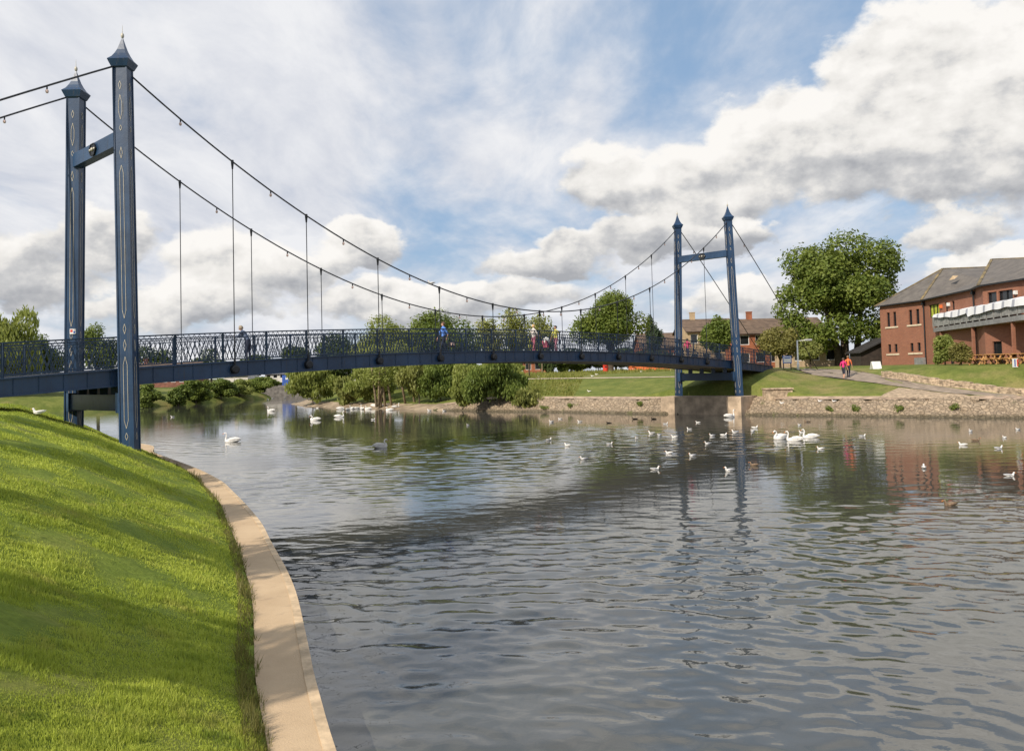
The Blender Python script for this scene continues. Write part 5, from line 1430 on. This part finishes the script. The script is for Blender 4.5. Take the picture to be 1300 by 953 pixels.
def make_person(label, loc, heading, h=1.72, top=(.1, .2, .5), bottom=(.03, .03, .05), hair=(.05, .03, .02), skin=(.55, .30, .21), shoes=(.05, .05, .05), lean=0.0, arms='walk', stride=.22, shorts=False, bare_arms=True, group='people'):
    """faces +x locally; material slots: 0 skin 1 top 2 bottom 3 shoes"""
    k = h/1.72
    V = []; E = []; Rr = []; L = []
    def v(p, r): V.append(Vector(p)*k); Rr.append(r*k if not hasattr(r, '__len__') else tuple(x*k for x in r)); return len(V)-1
    def e_(a, b, l): E.append((a, b)); L.append(l)
    ln = lean
    def tl(x, z): dz = z-.95; return (x+math.sin(ln)*dz, .95+math.cos(ln)*dz)
    def tv(x, y, z, r):
        X, Z = tl(x, z); return v((X, y, Z), r)
    pel = v((0, 0, .95), (.15, .115)); wa = tv(0, 0, 1.10, (.14, .105)); che = tv(0, 0, 1.28, (.165, .115)); nk0 = tv(0, 0, 1.43, (.085, .07)); nk = tv(.01, 0, 1.50, .052); hd0 = tv(.025, 0, 1.56, .068); hd = tv(.02, 0, 1.635, .09); hdt = tv(.01, 0, 1.70, .06)
    e_(pel, wa, 1); e_(wa, che, 1); e_(che, nk0, 1); e_(nk0, nk, 0); e_(nk, hd0, 0); e_(hd0, hd, 0); e_(hd, hdt, 0)
    ns = tv(.115, 0, 1.615, .016); e_(hd, ns, 0)
    for s_ in (1, -1):
        st = stride*s_
        hp = v((0, s_*.09, .90), .095); kn = v((st*.55+.03, s_*.095, .49), .062); an = v((st if st > 0 else st*1.1, s_*.095, .085 if st >= 0 else .11), .042); to = v((an and st+.15, s_*.10, .035), .038)
        e_(pel, hp, 2); e_(hp, kn, 2); e_(kn, an, 0 if shorts else 2); e_(an, to, 3)
        sh = tv(0, s_*.185, 1.40, .062); e_(nk0, sh, 1)
        if arms == 'walk':
            elx, elz, wx, wz = -st*.6, 1.12, -st*.6+.08, .87
            el_ = tv(elx, s_*.24, elz, .045); wr = tv(wx, s_*.25, wz, .03)
        elif arms == 'rail':
            el_ = tv(.22, s_*.27, 1.20, .045); X, Z = tl(.30, 1.2); wr = v((X+.14, s_*.12, Z+.02), .03)
        else:
            el_ = tv(.10, s_*.23, 1.13, .045); wr = tv(.36, s_*.17, 1.08, .03)
        e_(sh, el_, 1); e_(el_, wr, 0 if bare_arms else 1)
        dirw = (V[wr]-V[el_]).normalized(); sidew = Vector((0, 1, 0)) if abs(dirw.y) < .8 else Vector((1, 0, 0))
        if abs(dirw.z) > .6: sidew = Vector((1, 0, 0))
        pm = v((V[wr]/k+dirw*.075), (.036, .022)); e_(wr, pm, 0)
        for q in range(4):
            f0 = v(V[pm]/k+sidew*(-.027+.018*q)+dirw*.02, .009); f1 = v(V[pm]/k+sidew*(-.03+.02*q)+dirw*(.075 if q in (1, 2) else .06)+Vector((0, -s_*.012, 0)), .008)
            e_(pm, f0, 0); e_(f0, f1, 0)
        th0 = v(V[wr]/k+dirw*.035+sidew*.04, .010); th1 = v(V[wr]/k+dirw*.075+sidew*.058, .008); e_(wr, th0, 0); e_(th0, th1, 0)
    cm = [mat('skin_tone', skin, .6, .08, 8), mat('upper_cloth', top, .85, .2, 7), mat('lower_cloth', bottom, .85, .2, 7), mat('shoe', shoes, .6, .2, 8)]
    me = skin_body(V, E, Rr, L, cm)
    root = empty('person', loc, label, 'person', group, heading)
    o = bpy.data.objects.new('body', me); COL.objects.link(o); o.parent = root
    hx, hz = V[hd].x, V[hd].z
    hm_ = MB()
    n, kk = 14, 8
    for i in range(kk+1):
        ph = PI*.62*i/kk
        for j in range(n):
            q = 2*PI*j/n; rr = .108*k
            x = rr*1.08*math.sin(ph)*math.cos(q); y = rr*.95*math.sin(ph)*math.sin(q); z = rr*1.1*math.cos(ph)
            if x > .045*k and z < .05*k: x = .045*k
            hm_.v.append((hx-.012*k+x, y, hz+.012*k+z))
    for i in range(kk):
        for j in range(n): hm_.f.append((i*n+j, i*n+(j+1) % n, (i+1)*n+(j+1) % n, (i+1)*n+j)); hm_.m.append(0)
    hm_.build('hair', mat('hair', hair, .7, .3, 20), root, smooth=True)
    ey = MB()
    for s_ in (1, -1): ey.ball((hx+.085*k, s_*.032*k, hz+.0*k), .012*k, 8, 5)
    ey.bar((hx+.082*k, -.024*k, hz-.062*k), (hx+.082*k, .024*k, hz-.062*k), .008, .008)
    ey.build('face_features', M['dark'], root)
    return root
def on_deck(tt, s): return C(tt, s, zb(tt)+.185)
ang_u = math.atan2(u.y, u.x); ang_n = math.atan2(nv.y, nv.x)
GP = 'people on the bridge'
make_person('man in grey blue shirt leaning on the far railing of the bridge', on_deck(.152, -1.45), ang_n+PI+.55, 1.74, (.10, .13, .20), (.02, .025, .05), (.30, .24, .17), lean=.55, arms='rail', stride=.03, bare_arms=False, group=GP)
pm_ = make_person('man in bright blue shirt walking over the bridge with a dark bag', on_deck(.398, -.7), ang_u+PI*.9, 1.76, (.09, .22, .62), (.015, .02, .04), (.12, .07, .04), stride=.24, group=GP)
e = empty('shoulder_bag', on_deck(.404, -.35)+UP*.42, 'dark bag with pale flap carried by the man in blue', 'bag')
m = MB(); m.box((0, 0, .12), (.34, .2, .28), ang_u); m.build('body', M['dark'], e); m = MB(); m.box((0.06, -.11, .16), (.22, .04, .16), ang_u); m.build('flap', M['bulb'], e); m = MB(); m.tube([(-.13, 0, .25), (-.1, 0, .45), (0, 0, .52), (.1, 0, .45), (.13, 0, .25)], .012, 6); m.build('handle', M['dark'], e, smooth=True)
make_person('fair haired woman in white top walking at the middle of the bridge', on_deck(.532, .5), ang_u, 1.68, (.72, .66, .60), (.35, .10, .14), (.55, .36, .16), stride=.2, arms='push', group=GP)
make_person('dark haired woman in yellow green top on the bridge', on_deck(.572, .7), ang_u+PI, 1.66, (.50, .48, .10), (.30, .12, .16), (.02, .014, .01), stride=.2, group=GP)
make_person('person in pink top on the bridge between the far pylon legs', on_deck(.925, .3), ang_u, 1.62, (.62, .06, .16), (.03, .03, .06), (.06, .035, .02), stride=.2, group=GP)
# push-chair with the fair haired woman
pc = on_deck(.548, .9)
e = empty('pushchair', pc, 'pushchair with pale hood pushed across the bridge', 'pushchair', rz=ang_u)
m = MB(); m.bar((-.45, .2, .95), (.3, .2, .15), .03, .03); m.bar((-.45, -.2, .95), (.3, -.2, .15), .03, .03); m.bar((-.45, -.2, .95), (-.45, .2, .95), .03, .03); m.bar((.1, .2, .5), (-.25, .2, .1), .03, .03); m.bar((.1, -.2, .5), (-.25, -.2, .1), .03, .03); m.build('frame', M['dark'], e)
m = MB(); m.hexa([(-.15, -.18, .35), (.3, -.18, .35), (.3, .18, .35), (-.15, .18, .35), (-.25, -.18, .75), (-.05, -.18, .45), (-.05, .18, .45), (-.25, .18, .75)]); m.build('seat', mat('pushchair_cloth', (.35, .08, .12), .8, .2, 5), e)
m = MB(); m.ball((-.05, 0, .75), .22, 10, 6); m.build('hood', M['white_metal'], e, smooth=True)
for x, y in ((.3, .2), (.3, -.2), (-.25, .2), (-.25, -.2)):
    m = MB(); m.tube([(x, y-.02, .1), (x, y+.02, .1)], .1, 14); m.build('wheel', M['dark'], e)
p = onright(1071.5, 481.5); make_person('walker in magenta top and dark shorts on the footpath', p, math.atan2(-p.y, -p.x)+2.6, 1.68, (.62, .03, .17), (.03, .03, .05), (.10, .06, .04), shoes=(.75, .75, .75), stride=.14, shorts=True, group='walkers on the footpath')
p = onright(1077.5, 479.5); make_person('walker in orange top and navy trousers on the footpath', p, math.atan2(-p.y, -p.x)+2.9, 1.74, (.72, .16, .05), (.02, .022, .05), (.20, .12, .06), stride=.14, group='walkers on the footpath')

SC.cycles.use_denoising = True
try: SC.cycles.denoiser = 'OPENIMAGEDENOISE'
except Exception: pass
SC.cycles.max_bounces = 6; SC.cycles.diffuse_bounces = 3; SC.cycles.glossy_bounces = 3; SC.cycles.transmission_bounces = 3; SC.cycles.transparent_max_bounces = 4
SC.cycles.caustics_reflective = False; SC.cycles.caustics_refractive = False
SC.cycles.sample_clamp_indirect = 4.0
